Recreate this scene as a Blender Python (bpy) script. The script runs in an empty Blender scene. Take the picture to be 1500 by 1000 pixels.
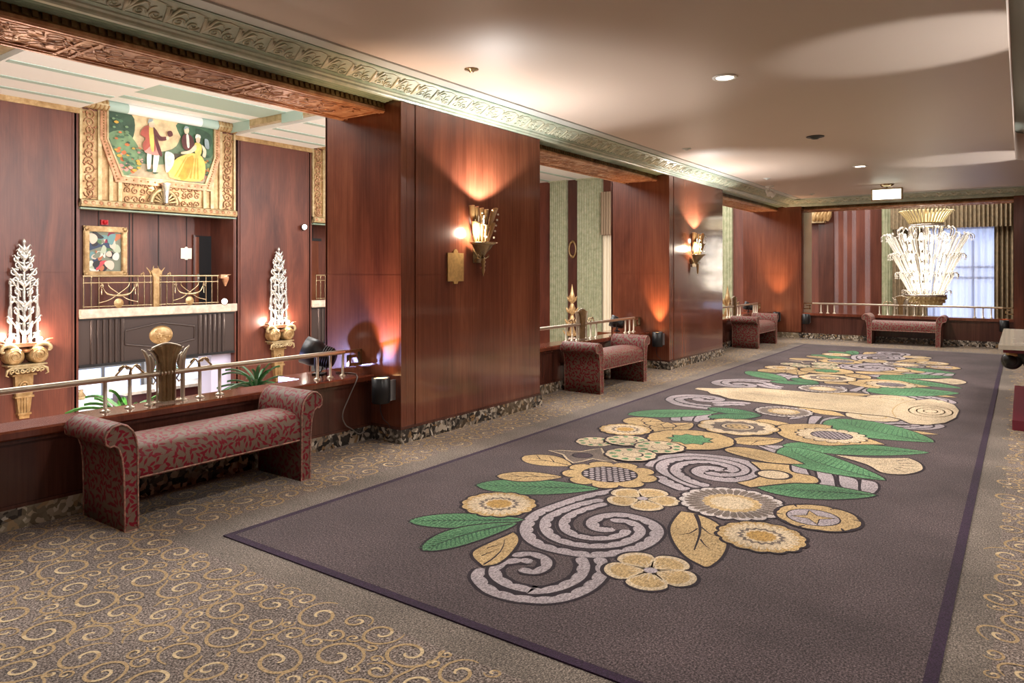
import bpy, math, random
from mathutils import Vector, Matrix, Quaternion
from mathutils.geometry import tessellate_polygon
random.seed(7)
PI=math.pi; S=bpy.context.scene; COL=S.collection
sin,cos=math.sin,math.cos

# ------------------------------------------------------------------ camera
cd=bpy.data.cameras.new('camera'); cam=bpy.data.objects.new('camera',cd); COL.objects.link(cam)
cd.sensor_width=36; cd.lens=1045/1500*36; cd.shift_y=-(500-399)/1500; cd.clip_start=.05; cd.clip_end=200
cam.location=(0,0,1.6); cam.rotation_euler=(PI/2,0,math.radians(35.558)); S.camera=cam

# ------------------------------------------------------------------ world, lights, exposure
w=bpy.data.worlds.new('world'); S.world=w; w.use_nodes=True
w.node_tree.nodes['Background'].inputs[0].default_value=(1,.9,.8,1); w.node_tree.nodes['Background'].inputs[1].default_value=.2
S.view_settings.view_transform='Standard'; S.view_settings.look='None'; S.view_settings.gamma=1
S.view_settings.use_curve_mapping=False; S.view_settings.exposure=0.25
S.cycles.max_bounces=7; S.cycles.diffuse_bounces=4; S.cycles.glossy_bounces=3; S.cycles.transmission_bounces=5; S.cycles.transparent_max_bounces=8
S.cycles.sample_clamp_indirect=4; S.cycles.use_denoising=True; S.cycles.caustics_reflective=False; S.cycles.caustics_refractive=False
def light(kind,name,loc,energy,col=(1,.85,.7),size=.3,target=None,angle=None,blend=.6,sy=None):
    d=bpy.data.lights.new(name,kind); d.energy=energy; d.color=col
    if kind=='AREA':
        d.size=size
        if sy: d.shape='RECTANGLE'; d.size_y=sy
    else: d.shadow_soft_size=size
    if kind=='SPOT': d.spot_size=math.radians(angle or 90); d.spot_blend=blend
    o=bpy.data.objects.new(name,d); COL.objects.link(o); o.location=loc
    if target is not None:
        o.rotation_euler=(Vector(target)-Vector(loc)).to_track_quat('-Z','Y').to_euler()
    return o
WARM=(1,.80,.60); AMB=(1,.58,.30); NEU=(1,.95,.89); COOL=(.85,.92,1)
# atrium: unseen area lights added over the court and light from the lobby below
for y in (2.5,9.1,15.4): light('AREA','atrium_fill',(-9.4,y,5.12),430,(1,.97,.94),4.2,(-9.4,y,0))
for y in (2.9,9.1,15.6): light('AREA','atrium_hidden_fill',(-6.0,y,3.45),340,(1,.98,.96),.25,(-15.5,y,5.3),sy=3.4)  # strips added out of sight above the lintels to brighten the court ceiling
light('AREA','atrium_fill',(-8,21.2,5.12),260,NEU,4,(-8,21.2,0))
light('AREA','stair_hall_light',(-2.5,21.0,5.0),300,NEU,3,(-2.5,21.6,0))
# the room: rows of downlights, the lamps of the right-hand wall
for y,e in ((-.6,25),(2.9,140),(6.38,270),(9.85,320),(13.02,360),(16.5,300)): light('SPOT','downlight_beam',(-2.19,y,3.33),e,NEU,.06,(-2.19,y,0),125,.9)
for y,e in ((-1,30),(3,50),(7,80),(11,110),(15,130)): light('AREA','recess_fill',(1.2,y,3.72),e,(1,.93,.86),1.2,(1.2,y,0))  # fill added inside the ceiling recess, stronger toward the far end
for y in (-1.5,): light('AREA','rear_fill',(-2.4,y,3.2),30,(1,.92,.84),1.4,(-2.4,y,0))  # unseen area fill added behind the viewer, without a fixture
for x,y in ((-.1,6.4),(-.1,13.2)): light('SPOT','torchere_uplight',(.75,y,1.9),110,(1,.96,.92),.03,(x-.4,y,3.37),44,.45)
# wall sconces of the piers
for y in (5.98,12.13):
    light('POINT','sconce_lamp',(-4.64,y,2.16),40,(1,.76,.48),.025); light('SPOT','sconce_uplight',(-4.5,y,2.24),125,(1,.95,.9),.03,(-4.4,y,3.37),128,.25)
    light('POINT','sconce_bowl_lamp',(-4.65,y,2.02),8,(1,.8,.6),.025); light('POINT','sconce_side_lamp',(-4.62,y-.15,2.02),22,(1,.84,.66),.045)
# amber uplights on the jambs
for x,y,xx,yy in ((-4.862,4.70,-4.9,4.82),(-4.875,10.93,-4.9,11.05),(-4.9,17.95,-4.93,18.25)):
    light('SPOT','amber_uplight',(x-.01,y+.0,.63),210 if y<5 else 150,AMB,.03,(x-.02,y+.085,1.6),62,.9)
# stage lights wash
for y,e in ((4.5,10),):
    light('SPOT','stage_wash',(-7.2,2.9,.35),190,(.5,.5,1),.1,(-5.7,4.82,.95),44,1)
# sconces of the far pilasters
for y in (6.1,12.28):
    for d in (-.28,.28): light('POINT','pilaster_sconce_lamp',(-16.62,y+d,.24),95,(1,.80,.66),.05)
light('POINT','court_floor_lamp',(-16.2,6.3,-2.5),70,(1,.62,.32),.1)
light('POINT','mural_lamp',(-16.4,9.08,3.72),9,(1,.85,.6),.1)
light('AREA','lobby_light',(-20.5,9,-.6),260,COOL,5,(-20.5,9,-3))
light('AREA','balcony_fill',(-17.4,9.1,3.07),10,(1,.88,.75),.5,(-17.4,9.1,0),sy=3)  # hidden area light added above the balcony to brighten its back wall

# ------------------------------------------------------------------ mesh builder
class MB:
    def __init__(s): s.v=[]; s.f=[]; s.m=[]; s.u=[]; s.s=[]
    def add(s,vs,fs,m=0,uv=None,sm=False):
        b=len(s.v); s.v+= [tuple(v) for v in vs]
        for i,f in enumerate(fs):
            s.f.append([b+k for k in f]); s.m.append(m); s.s.append(sm); s.u.append(uv[i] if uv else None)
        return s
    def box(s,x0,x1,y0,y1,z0,z1,m=0):
        v=[(x,y,z) for z in (z0,z1) for y in (y0,y1) for x in (x0,x1)]
        f=[(0,2,3,1),(4,5,7,6),(0,1,5,4),(2,6,7,3),(0,4,6,2),(1,3,7,5)]
        uv=[]
        for q in f:
            ps=[v[k] for k in q]; rng=[max(p[a] for p in ps)-min(p[a] for p in ps) for a in range(3)]
            k=rng.index(min(rng)); a=[i for i in range(3) if i!=k]; uv.append([(p[a[0]],p[a[1]]) for p in ps])
        return s.add(v,f,m,uv)
    def obox(s,c,ax,hx,hy,hz,m=0):           # oriented box; ax = 3x3 of axes
        v=[]
        for k in (-1,1):
            for j in (-1,1):
                for i in (-1,1): v.append(Vector(c)+ax[0]*hx*i+ax[1]*hy*j+ax[2]*hz*k)
        return s.add(v,[(0,2,3,1),(4,5,7,6),(0,1,5,4),(2,6,7,3),(0,4,6,2),(1,3,7,5)],m)
    def prism(s,prof,fn,a0,a1,m=0,sm=False,caps=True,us=0):   # prof [(p,q)] closed; fn(p,q,a)->xyz
        n=len(prof); v=[fn(p,q,a0) for p,q in prof]+[fn(p,q,a1) for p,q in prof]
        L=[0]
        for i in range(n):
            p,q=prof[i],prof[(i+1)%n]; L.append(L[-1]+math.hypot(q[0]-p[0],q[1]-p[1]))
        f=[];uv=[]
        for i in range(n):
            j=(i+1)%n; f.append((i,j,n+j,n+i)); uv.append([(L[i],a0),(L[i+1],a0),(L[i+1],a1),(L[i],a1)])
        s.add(v,f,m,uv,sm)
        if caps:
            t=tessellate_polygon([[Vector((p,q,0)) for p,q in prof]])
            for off,a in ((0,a0),(n,a1)):
                s.add([fn(p,q,a) for p,q in prof],[tuple(x) for x in t],m,[[prof[k] for k in x] for x in t])
        return s
    def tube(s,pts,r,n=6,m=0,cap=True,flat=1,up=None):
        pts=[Vector(p) for p in pts]; N=len(pts); rs=r if isinstance(r,(list,tuple)) else [r]*N
        t0=(pts[1]-pts[0]).normalized()
        a=Vector(up) if up else (Vector((0,0,1)) if abs(t0.z)<.9 else Vector((1,0,0)))
        nrm=(a-t0*a.dot(t0)); nrm=nrm.normalized() if nrm.length>1e-6 else t0.orthogonal().normalized()
        v=[]
        for i in range(N):
            t=(pts[min(i+1,N-1)]-pts[max(i-1,0)])
            t=t.normalized() if t.length>1e-9 else t0
            nrm=(nrm-t*nrm.dot(t)); nrm=nrm.normalized() if nrm.length>1e-6 else t.orthogonal().normalized()
            b=t.cross(nrm)
            for k in range(n):
                an=2*PI*k/n; v.append(pts[i]+(nrm*cos(an)*flat+b*sin(an))*rs[i])
        f=[(i*n+k,i*n+(k+1)%n,(i+1)*n+(k+1)%n,(i+1)*n+k) for i in range(N-1) for k in range(n)]
        s.add(v,f,m,None,True)
        if cap: s.add(v[:n],[tuple(range(n))],m); s.add(v[-n:],[tuple(range(n))],m)
        return s
    def lathe(s,prof,c=(0,0,0),n=24,m=0,a0=0,a1=2*PI,sm=True,ax=None,flute=0,fn=0):
        full=abs(a1-a0-2*PI)<1e-6; k=n if full else n+1; v=[]
        ax=ax or (Vector((1,0,0)),Vector((0,1,0)),Vector((0,0,1))); c=Vector(c)
        for r,z in prof:
            for i in range(k):
                an=a0+(a1-a0)*i/n; rr=r*(1+flute*(cos(an*fn))) if flute else r
                v.append(c+ax[0]*rr*cos(an)+ax[1]*rr*sin(an)+ax[2]*z)
        f=[]
        for j in range(len(prof)-1):
            for i in range(n):
                i2=(i+1)%k; f.append((j*k+i,j*k+i2,(j+1)*k+i2,(j+1)*k+i))
        return s.add(v,f,m,None,sm)
    def ball(s,c,r,m=0,n=8,sc=(1,1,1)):
        pr=[(max(1e-4,r*sin(PI*i/n)),-r*cos(PI*i/n)) for i in range(n+1)]
        ax=(Vector((sc[0],0,0)),Vector((0,sc[1],0)),Vector((0,0,sc[2])))
        return s.lathe(pr,c,n+2,m,ax=ax)
    def poly(s,pts,m=0):                     # filled flat polygon
        t=tessellate_polygon([[Vector(p) for p in pts]]); return s.add(pts,[tuple(x) for x in t],m)
    def strip(s,L,R,m=0,uv=False):
        n=len(L); v=list(L)+list(R)
        return s.add(v,[(i,i+1,n+i+1,n+i) for i in range(n-1)],m)
    def build(s,name,mats,parent=None,off=None,recalc=True,kind=None,label=None):
        me=bpy.data.meshes.new(name)
        o3=Vector(off) if off else (parent.location if parent and off is None and parent.get('_w') else Vector((0,0,0)))
        me.from_pydata([Vector(v)-o3 for v in s.v],[],s.f)
        for m in (mats if isinstance(mats,(list,tuple)) else [mats]): me.materials.append(m)
        me.polygons.foreach_set('material_index',s.m); me.polygons.foreach_set('use_smooth',s.s)
        if any(u is not None for u in s.u):
            l=me.uv_layers.new(name='UVMap'); k=0
            for i,p in enumerate(me.polygons):
                u=s.u[i]
                for j in range(p.loop_total):
                    if u: l.data[k].uv=u[j]
                    k+=1
        if recalc:
            import bmesh
            b=bmesh.new(); b.from_mesh(me); bmesh.ops.recalc_face_normals(b,faces=b.faces); b.to_mesh(me); b.free()
        me.update()
        o=bpy.data.objects.new(name,me); COL.objects.link(o)
        if parent: o.parent=parent
        if kind: o['kind']=kind
        if label: o['label']=label
        return o
def tag(o,label,cat,group=None,kind=None):
    o['label']=label; o['category']=cat
    if group: o['group']=group
    if kind: o['kind']=kind
    return o
def thing(name,label,cat,loc=(0,0,0),rz=0,group=None,world=False):
    o=bpy.data.objects.new(name,None); COL.objects.link(o); o.location=loc; o.rotation_euler=(0,0,rz); o.empty_display_size=.1
    tag(o,label,cat,group)
    if world: o['_w']=1
    return o
def dup(r,loc,rz,label,group=None):
    def cp(o,par):
        c=o.copy(); COL.objects.link(c)
        if par: c.parent=par
        for ch in [x for x in KIDS.get(o.name,[])]: cp(ch,c)
        return c
    KIDS={}
    for o in list(COL.objects):
        if o.parent: KIDS.setdefault(o.parent.name,[]).append(o)
    c=cp(r,None); c.location=loc; c.rotation_euler=(0,0,rz); c['label']=label
    if group: c['group']=group
    return c
XA=lambda p,q,a:(a,p,q)     # profile (y,z) along x
YA=lambda p,q,a:(p,a,q)     # profile (x,z) along y
ZA=lambda p,q,a:(p,q,a)     # profile (x,y) along z
def spiral(r0,r1,turns,a0=0,n=24,ch=1):
    return [((r0+(r1-r0)*t/n)*cos(a0+ch*2*PI*turns*t/n),(r0+(r1-r0)*t/n)*sin(a0+ch*2*PI*turns*t/n)) for t in range(n+1)]
def cr(pts,k=4):             # Catmull-Rom
    P=[Vector(p) for p in pts]; out=[]
    for i in range(len(P)-1):
        a,b,c,d=P[max(i-1,0)],P[i],P[i+1],P[min(i+2,len(P)-1)]
        for j in range(k):
            t=j/k; out.append(.5*((2*b)+(c-a)*t+(2*a-5*b+4*c-d)*t*t+(3*b-3*c+d-a)*t**3))
    return out+[P[-1]]

# ------------------------------------------------------------------ materials
def lin(c): return tuple(((x/255/12.92) if x/255<=.04045 else ((x/255+.055)/1.055)**2.4) for x in c)+(1,)
def nt(name):
    m=bpy.data.materials.new(name); m.use_nodes=True; t=m.node_tree; return m,t,t.nodes['Principled BSDF'],t.links.new
def node(t,k,**kw):
    n=t.nodes.new(k)
    for a,b in kw.items():
        if a.startswith('i_'): n.inputs[a[2:].replace('_',' ')].default_value=b
        else: setattr(n,a,b)
    return n
def coords(t,L,scale=(1,1,1),src='Object'):
    tc=node(t,'ShaderNodeTexCoord'); mp=node(t,'ShaderNodeMapping'); mp.inputs['Scale'].default_value=scale; L(tc.outputs[src],mp.inputs[0]); return mp.outputs[0]
def ramp(t,L,fac,stops):
    r=node(t,'ShaderNodeValToRGB'); e=r.color_ramp.elements
    while len(e)<len(stops): e.new(.5)
    for i,(p,c) in enumerate(stops): e[i].position=p; e[i].color=lin(c)
    L(fac,r.inputs[0]); return r.outputs[0]
def noise(t,L,co,scale,detail=4,rough=.55,dist=0):
    n=node(t,'ShaderNodeTexNoise'); n.inputs['Scale'].default_value=scale; n.inputs['Detail'].default_value=detail; n.inputs['Roughness'].default_value=rough; n.inputs['Distortion'].default_value=dist
    if co: L(co,n.inputs['Vector'])
    return n.outputs['Fac']
def bump(t,L,b,h,st,dist=.01):
    n=node(t,'ShaderNodeBump'); n.inputs['Strength'].default_value=st; n.inputs['Distance'].default_value=dist; L(h,n.inputs['Height']); L(n.outputs[0],b.inputs['Normal'])
def mixc(t,L,fac,a,b,mode='MIX'):
    n=node(t,'ShaderNodeMix',data_type='RGBA',blend_type=mode)
    for k,x in ((0,fac),(6,a),(7,b)):
        if hasattr(x,'is_output'): L(x,n.inputs[k])
        else: n.inputs[k].default_value=x
    return n.outputs[2]
def mth(t,L,op,a,b=None,c=None):
    n=node(t,'ShaderNodeMath',operation=op)
    for k,x in enumerate((a,b,c)):
        if x is None: continue
        if hasattr(x,'is_output'): L(x,n.inputs[k])
        else: n.inputs[k].default_value=x
    return n.outputs[0]
def M(name,col,rough=.5,metal=0,var=0,vs=3,bs=0,bst=.3,coat=0,spec=.5,emit=0,ecol=None,bd=.01):
    m,t,b,L=nt(name); b.inputs['Roughness'].default_value=rough; b.inputs['Metallic'].default_value=metal; b.inputs['Base Color'].default_value=lin(col)
    b.inputs['Coat Weight'].default_value=coat; b.inputs['Specular IOR Level'].default_value=spec
    co=coords(t,L)
    if var:
        c2=tuple(max(0,int(x*(1-var))) for x in col); c1=tuple(min(255,int(x*(1+var))) for x in col)
        L(ramp(t,L,noise(t,L,co,vs),[(.3,c2),(.7,c1)]),b.inputs['Base Color'])
    if bs: bump(t,L,b,noise(t,L,co,bs,3),bst,bd)
    if emit: b.inputs['Emission Color'].default_value=lin(ecol or col); b.inputs['Emission Strength'].default_value=emit
    return m
def wood(name,a,b_,c,rough=.2,sx=2.2,sz=.22,coat=.3):
    m,t,b,L=nt(name)
    n1=noise(t,L,coords(t,L,(sx,sx,sz)),1.6,5,.6,.6); n2=noise(t,L,coords(t,L,(45,45,1.2)),1,3,.6)
    col=ramp(t,L,n1,[(.28,a),(.5,b_),(.72,c)])
    f=ramp(t,L,n2,[(.3,(220,216,214)),(.65,(255,255,255))])
    L(mixc(t,L,1.0,col,f,'MULTIPLY'),b.inputs['Base Color'])
    b.inputs['Roughness'].default_value=rough; b.inputs['Coat Weight'].default_value=coat; b.inputs['Coat Roughness'].default_value=.08
    return m
WOOD=wood('mahogany_veneer',(88,44,31),(117,64,44),(145,86,59),.24,.95,.22,.8)
WOODF=wood('atrium_mahogany',(76,37,28),(102,53,39),(128,72,53),.4,1.3,.3,.0)
WOODD=wood('dark_mahogany',(62,34,28),(84,48,38),(102,60,48),.25)
WOODC=wood('mahogany_cap',(92,46,32),(120,64,46),(140,78,56),.12,2,2,.5)
GROOVE=M('dark_groove',(30,14,12),.5)
def marble():
    m,t,b,L=nt('breccia_marble')
    co=coords(t,L)
    v=node(t,'ShaderNodeTexVoronoi'); v.inputs['Scale'].default_value=29
    nz=node(t,'ShaderNodeTexNoise'); nz.inputs['Scale'].default_value=9; L(co,nz.inputs['Vector'])
    ad=mixc(t,L,.12,co,nz.outputs['Color'],'ADD'); L(ad,v.inputs['Vector'])
    sep=node(t,'ShaderNodeSeparateColor'); L(v.outputs['Color'],sep.inputs[0])
    c1=ramp(t,L,sep.outputs[0],[(.0,(26,24,24)),(.3,(50,46,44)),(.48,(92,84,76)),(.64,(138,126,112)),(.82,(206,196,180)),(.93,(140,110,76))])
    for e in ():pass
    v2=node(t,'ShaderNodeTexVoronoi'); v2.inputs['Scale'].default_value=2.2; L(co,v2.inputs['Vector'])
    s2=node(t,'ShaderNodeSeparateColor'); L(v2.outputs['Color'],s2.inputs[0])
    c2=ramp(t,L,s2.outputs[0],[(0,(70,66,62)),(.5,(96,88,80)),(.8,(120,100,74)),(1,(190,172,140))])
    L(mixc(t,L,mth(t,L,'MULTIPLY',s2.outputs[1],.45),c1,c2),b.inputs['Base Color'])
    b.inputs['Roughness'].default_value=.15
    return m
MARBLE=marble()
def carpet(name,col,spk,amt=.35,sc=260,weave=True,bsd=.5):
    m,t,b,L=nt(name); co=coords(t,L)
    n=noise(t,L,co,sc,2,.7); n2=noise(t,L,co,1.3,3); n3=noise(t,L,coords(t,L,(1,.35,1)),120,2,.6)
    c=ramp(t,L,n,[(.36,tuple(int(x*(1-amt)) for x in col)),(.5,col),(.66,spk)])
    d=ramp(t,L,n2,[(.3,(196,196,196)),(.7,(255,255,255))])
    d2=ramp(t,L,n3,[(.35,(190,190,190)),(.6,(255,255,255))])
    L(mixc(t,L,1,mixc(t,L,1,c,d,'MULTIPLY'),d2,'MULTIPLY'),b.inputs['Base Color'])
    b.inputs['Roughness'].default_value=.95; b.inputs['Specular IOR Level'].default_value=.1; b.inputs['Sheen Weight'].default_value=.15
    bump(t,L,b,n,bsd,.006); return m
FLOOR=carpet('taupe_carpet',(142,125,115),(214,198,186),.6,105)
BAND=carpet('plain_taupe_carpet',(138,125,114),(192,178,164),.42,130)
RUGM=carpet('plum_grey_pile',(94,79,81),(142,125,125),.5,115)
RUGB=carpet('purple_border_pile',(60,38,64),(76,52,80),.25,200)
RC={'out':carpet('plum_outline_pile',(44,30,42),(52,38,50),.2),'lav':carpet('lavender_pile',(190,176,180),(216,204,204),.14,150),
 'gold':carpet('gold_pile',(216,180,124),(236,208,158),.16,150),'cream':carpet('cream_pile',(234,208,170),(246,228,200),.1,150),
 'green':carpet('green_pile',(94,156,104),(140,190,140),.25,150),'dgreen':carpet('deep_green_pile',(66,120,84),(92,146,104),.2,150),
 'pale':carpet('pale_lavender_pile',(222,208,202),(236,226,218),.1,150),'brown':carpet('umber_pile',(128,112,102),(150,134,124),.2,150),'dark':carpet('charcoal_plum_pile',(78,60,68),(92,74,80),.2,150),'amber':carpet('amber_pile',(206,160,84),(226,186,118),.18,150)}
SCI=M('pale_gold_yarn',(200,178,142),.95,spec=.05,var=.12,vs=90); SCO=M('ochre_yarn',(168,144,110),.95,spec=.05,var=.18,vs=90)
PAINT=M('ceiling_paint',(202,186,174),.5,spec=.22,bs=.9,bst=.12,bd=.08)
RECESS=M('recess_paint',(150,160,150),.4)
WHITE=M('white_plaster',(246,246,243),.5); WGREEN=M('pale_green_plaster',(176,200,190),.5); 
def verd(name,a,b_,c,rough=.4,metal=.0):
    m,t,b,L=nt(name); co=coords(t,L)
    L(ramp(t,L,noise(t,L,co,7,5,.65),[(.3,a),(.5,b_),(.7,c)]),b.inputs['Base Color']); b.inputs['Roughness'].default_value=rough; b.inputs['Metallic'].default_value=metal; return m
CORN=verd('verdigris_plaster',(154,168,150),(176,188,170),(194,198,180),.3)
CORND=verd('dark_verdigris',(120,142,122),(140,160,140),(156,172,152),.28)
CORNL=verd('pale_verdigris_relief',(178,184,160),(196,198,176),(212,208,184),.35)
CBAND=M('grey_plaster_band',(186,190,186),.35)
BRZ=verd('bronze_relief',(156,108,76),(192,140,104),(222,180,142),.34,.35); BRZD=verd('dark_bronze',(104,76,46),(132,100,64),(158,128,90),.35,.4)
GOLD=verd('gilding',(144,110,68),(174,140,94),(202,172,128),.32,.4); GOLDP=verd('pale_gilding',(162,138,98),(188,165,124),(212,192,154),.35,.4)
BRASS=M('brass',(190,168,134),.24,.9); RAILM=M('satin_nickel_brass',(200,188,168),.36,.75); FANB=verd('antique_fan_bronze',(112,88,56),(140,112,74),(168,140,98),.45,.25); SILV=M('silvered_metal',(226,222,214),.25,.75)
BLACK=M('black_metal',(24,24,26),.4); DARKGL=M('dark_lens',(10,12,18),.08); GREYM=M('grey_metal',(150,150,152),.35,.6)
CABLE=M('dark_cable',(30,26,26),.6); CABLEG=M('grey_cable',(120,112,106),.5)
GREENC=verd('green_fluted_scagliola',(142,146,116),(166,168,138),(190,186,160),.3)
LAMPW=M('lit_lamp',(255,248,236),.5,emit=14,ecol=(255,246,230)); LAMPA=M('amber_lit_lens',(255,220,180),.5,emit=8,ecol=(255,190,120))
LAMPS=M('lit_frosted_bulb',(255,240,215),.5,emit=6,ecol=(255,244,228)); EXITL=M('lit_sign_face',(240,250,236),.5,emit=3.5,ecol=(244,250,232))
SKYW=M('bright_window_daylight',(225,236,255),.5,emit=1.2,ecol=(206,222,255)); 
LEAFG=M('palm_leaf',(70,120,50),.4,var=.35,vs=4); LEAFD=M('dark_palm_leaf',(34,74,34),.4,var=.3,vs=4); POT=M('terracotta',(140,84,60),.6); STEM=M('plant_stem',(96,80,50),.7)
DARKP=M('dark_hood_metal',(74,62,58),.35,.3); STONE=M('cream_stone',(206,190,172),.3,var=.12,vs=8)
REDP=M('crimson_paint',(112,34,52),.3,coat=.4); REDA=M('alarm_red',(196,30,40),.4); TTOP=M('grey_beige_marble_top',(186,176,160),.12,var=.1,vs=5)
PURPW=M('white_marble_pier',(206,200,224),.3); DESKM=M('dark_reception_wood',(84,44,42),.3); PLAQ=M('antique_gold_plaque',(196,158,100),.35,.6,var=.08,vs=30); PLAQS=M('pale_silver_plaque',(222,208,190),.35,.4)
GLASSF=M('frosted_crystal',(236,232,220),.12,spec=.8); CANDLE=M('gilt_glass',(232,214,160),.2,.3)
LINE=M('engraved_line',(120,88,50),.5)
def fabric(name,ground,leaf,dark,sc):
    m,t,b,L=nt(name); tc=node(t,'ShaderNodeTexCoord')
    res=None
    base=ground
    mask=None
    for k,(s_,off) in enumerate(((sc,0),(sc*1.07,3.7))):
        mp=node(t,'ShaderNodeMapping'); mp.inputs['Scale'].default_value=(s_,s_,1); mp.inputs['Location'].default_value=(off,off*.7,0); L(tc.outputs['UV'],mp.inputs[0])
        v=node(t,'ShaderNodeTexVoronoi',voronoi_dimensions='2D'); v.inputs['Scale'].default_value=1; v.inputs['Randomness'].default_value=.75; L(mp.outputs[0],v.inputs['Vector'])
        sub=node(t,'ShaderNodeVectorMath',operation='SUBTRACT'); L(mp.outputs[0],sub.inputs[0]); L(v.outputs['Position'],sub.inputs[1])
        sc_=node(t,'ShaderNodeSeparateColor'); L(v.outputs['Color'],sc_.inputs[0])
        rot=node(t,'ShaderNodeVectorRotate',rotation_type='Z_AXIS'); L(sub.outputs[0],rot.inputs['Vector']); L(mth(t,L,'MULTIPLY',sc_.outputs[0],6.28),rot.inputs['Angle'])
        sx=node(t,'ShaderNodeSeparateXYZ'); L(rot.outputs[0],sx.inputs[0])
        ax=mth(t,L,'ABSOLUTE',sx.outputs[1]); yy=mth(t,L,'DIVIDE',sx.outputs[0],.46)
        lim=mth(t,L,'MULTIPLY',mth(t,L,'SUBTRACT',1,mth(t,L,'MULTIPLY',yy,yy)),.17)
        lf=mth(t,L,'LESS_THAN',ax,lim)
        stem=mth(t,L,'MULTIPLY',mth(t,L,'LESS_THAN',ax,.025),mth(t,L,'LESS_THAN',mth(t,L,'ABSOLUTE',sx.outputs[0]),.62))
        mk=mth(t,L,'MAXIMUM',lf,stem); mask=mk if mask is None else mth(t,L,'MAXIMUM',mask,mk)
    n=noise(t,L,coords(t,L,(1,1,1),'UV'),420,2)
    g=ramp(t,L,n,[(.35,tuple(int(x*.8) for x in ground)),(.65,ground)]); lf_=ramp(t,L,n,[(.35,dark),(.65,leaf)])
    L(mixc(t,L,mask,g,lf_),b.inputs['Base Color']); b.inputs['Roughness'].default_value=.55; b.inputs['Specular IOR Level'].default_value=.3
    bump(t,L,b,mask,.25,.003); return m
FAB=fabric('leaf_damask',(128,106,90),(136,22,40),(104,14,30),18)
PIPE=M('piping_cord',(150,110,96),.6,var=.35,vs=40)
def sheer(name,col,tr,alpha):
    m,t,b,L=nt(name); out=t.nodes['Material Output']
    d=node(t,'ShaderNodeBsdfDiffuse'); d.inputs[0].default_value=lin(col); tl=node(t,'ShaderNodeBsdfTranslucent'); tl.inputs[0].default_value=lin(col); tp=node(t,'ShaderNodeBsdfTransparent')
    m1=node(t,'ShaderNodeMixShader'); m1.inputs[0].default_value=tr; L(d.outputs[0],m1.inputs[1]); L(tl.outputs[0],m1.inputs[2])
    m2=node(t,'ShaderNodeMixShader'); m2.inputs[0].default_value=alpha; L(m1.outputs[0],m2.inputs[1]); L(tp.outputs[0],m2.inputs[2]); L(m2.outputs[0],out.inputs[0]); return m
SHEER=sheer('white_sheer',(214,216,230),.6,.22); STRAND=sheer('sheer_strand_curtain',(206,204,212),.4,.79)
DRAPE=M('gold_brown_drape',(122,106,82),.7,var=.15,vs=12); DRAPEC=M('cream_drape',(226,214,190),.7); DRAPEB=M('taupe_drape',(150,128,104),.7)
CRY=sheer('cut_crystal',(250,248,242),.4,.4)
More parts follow.
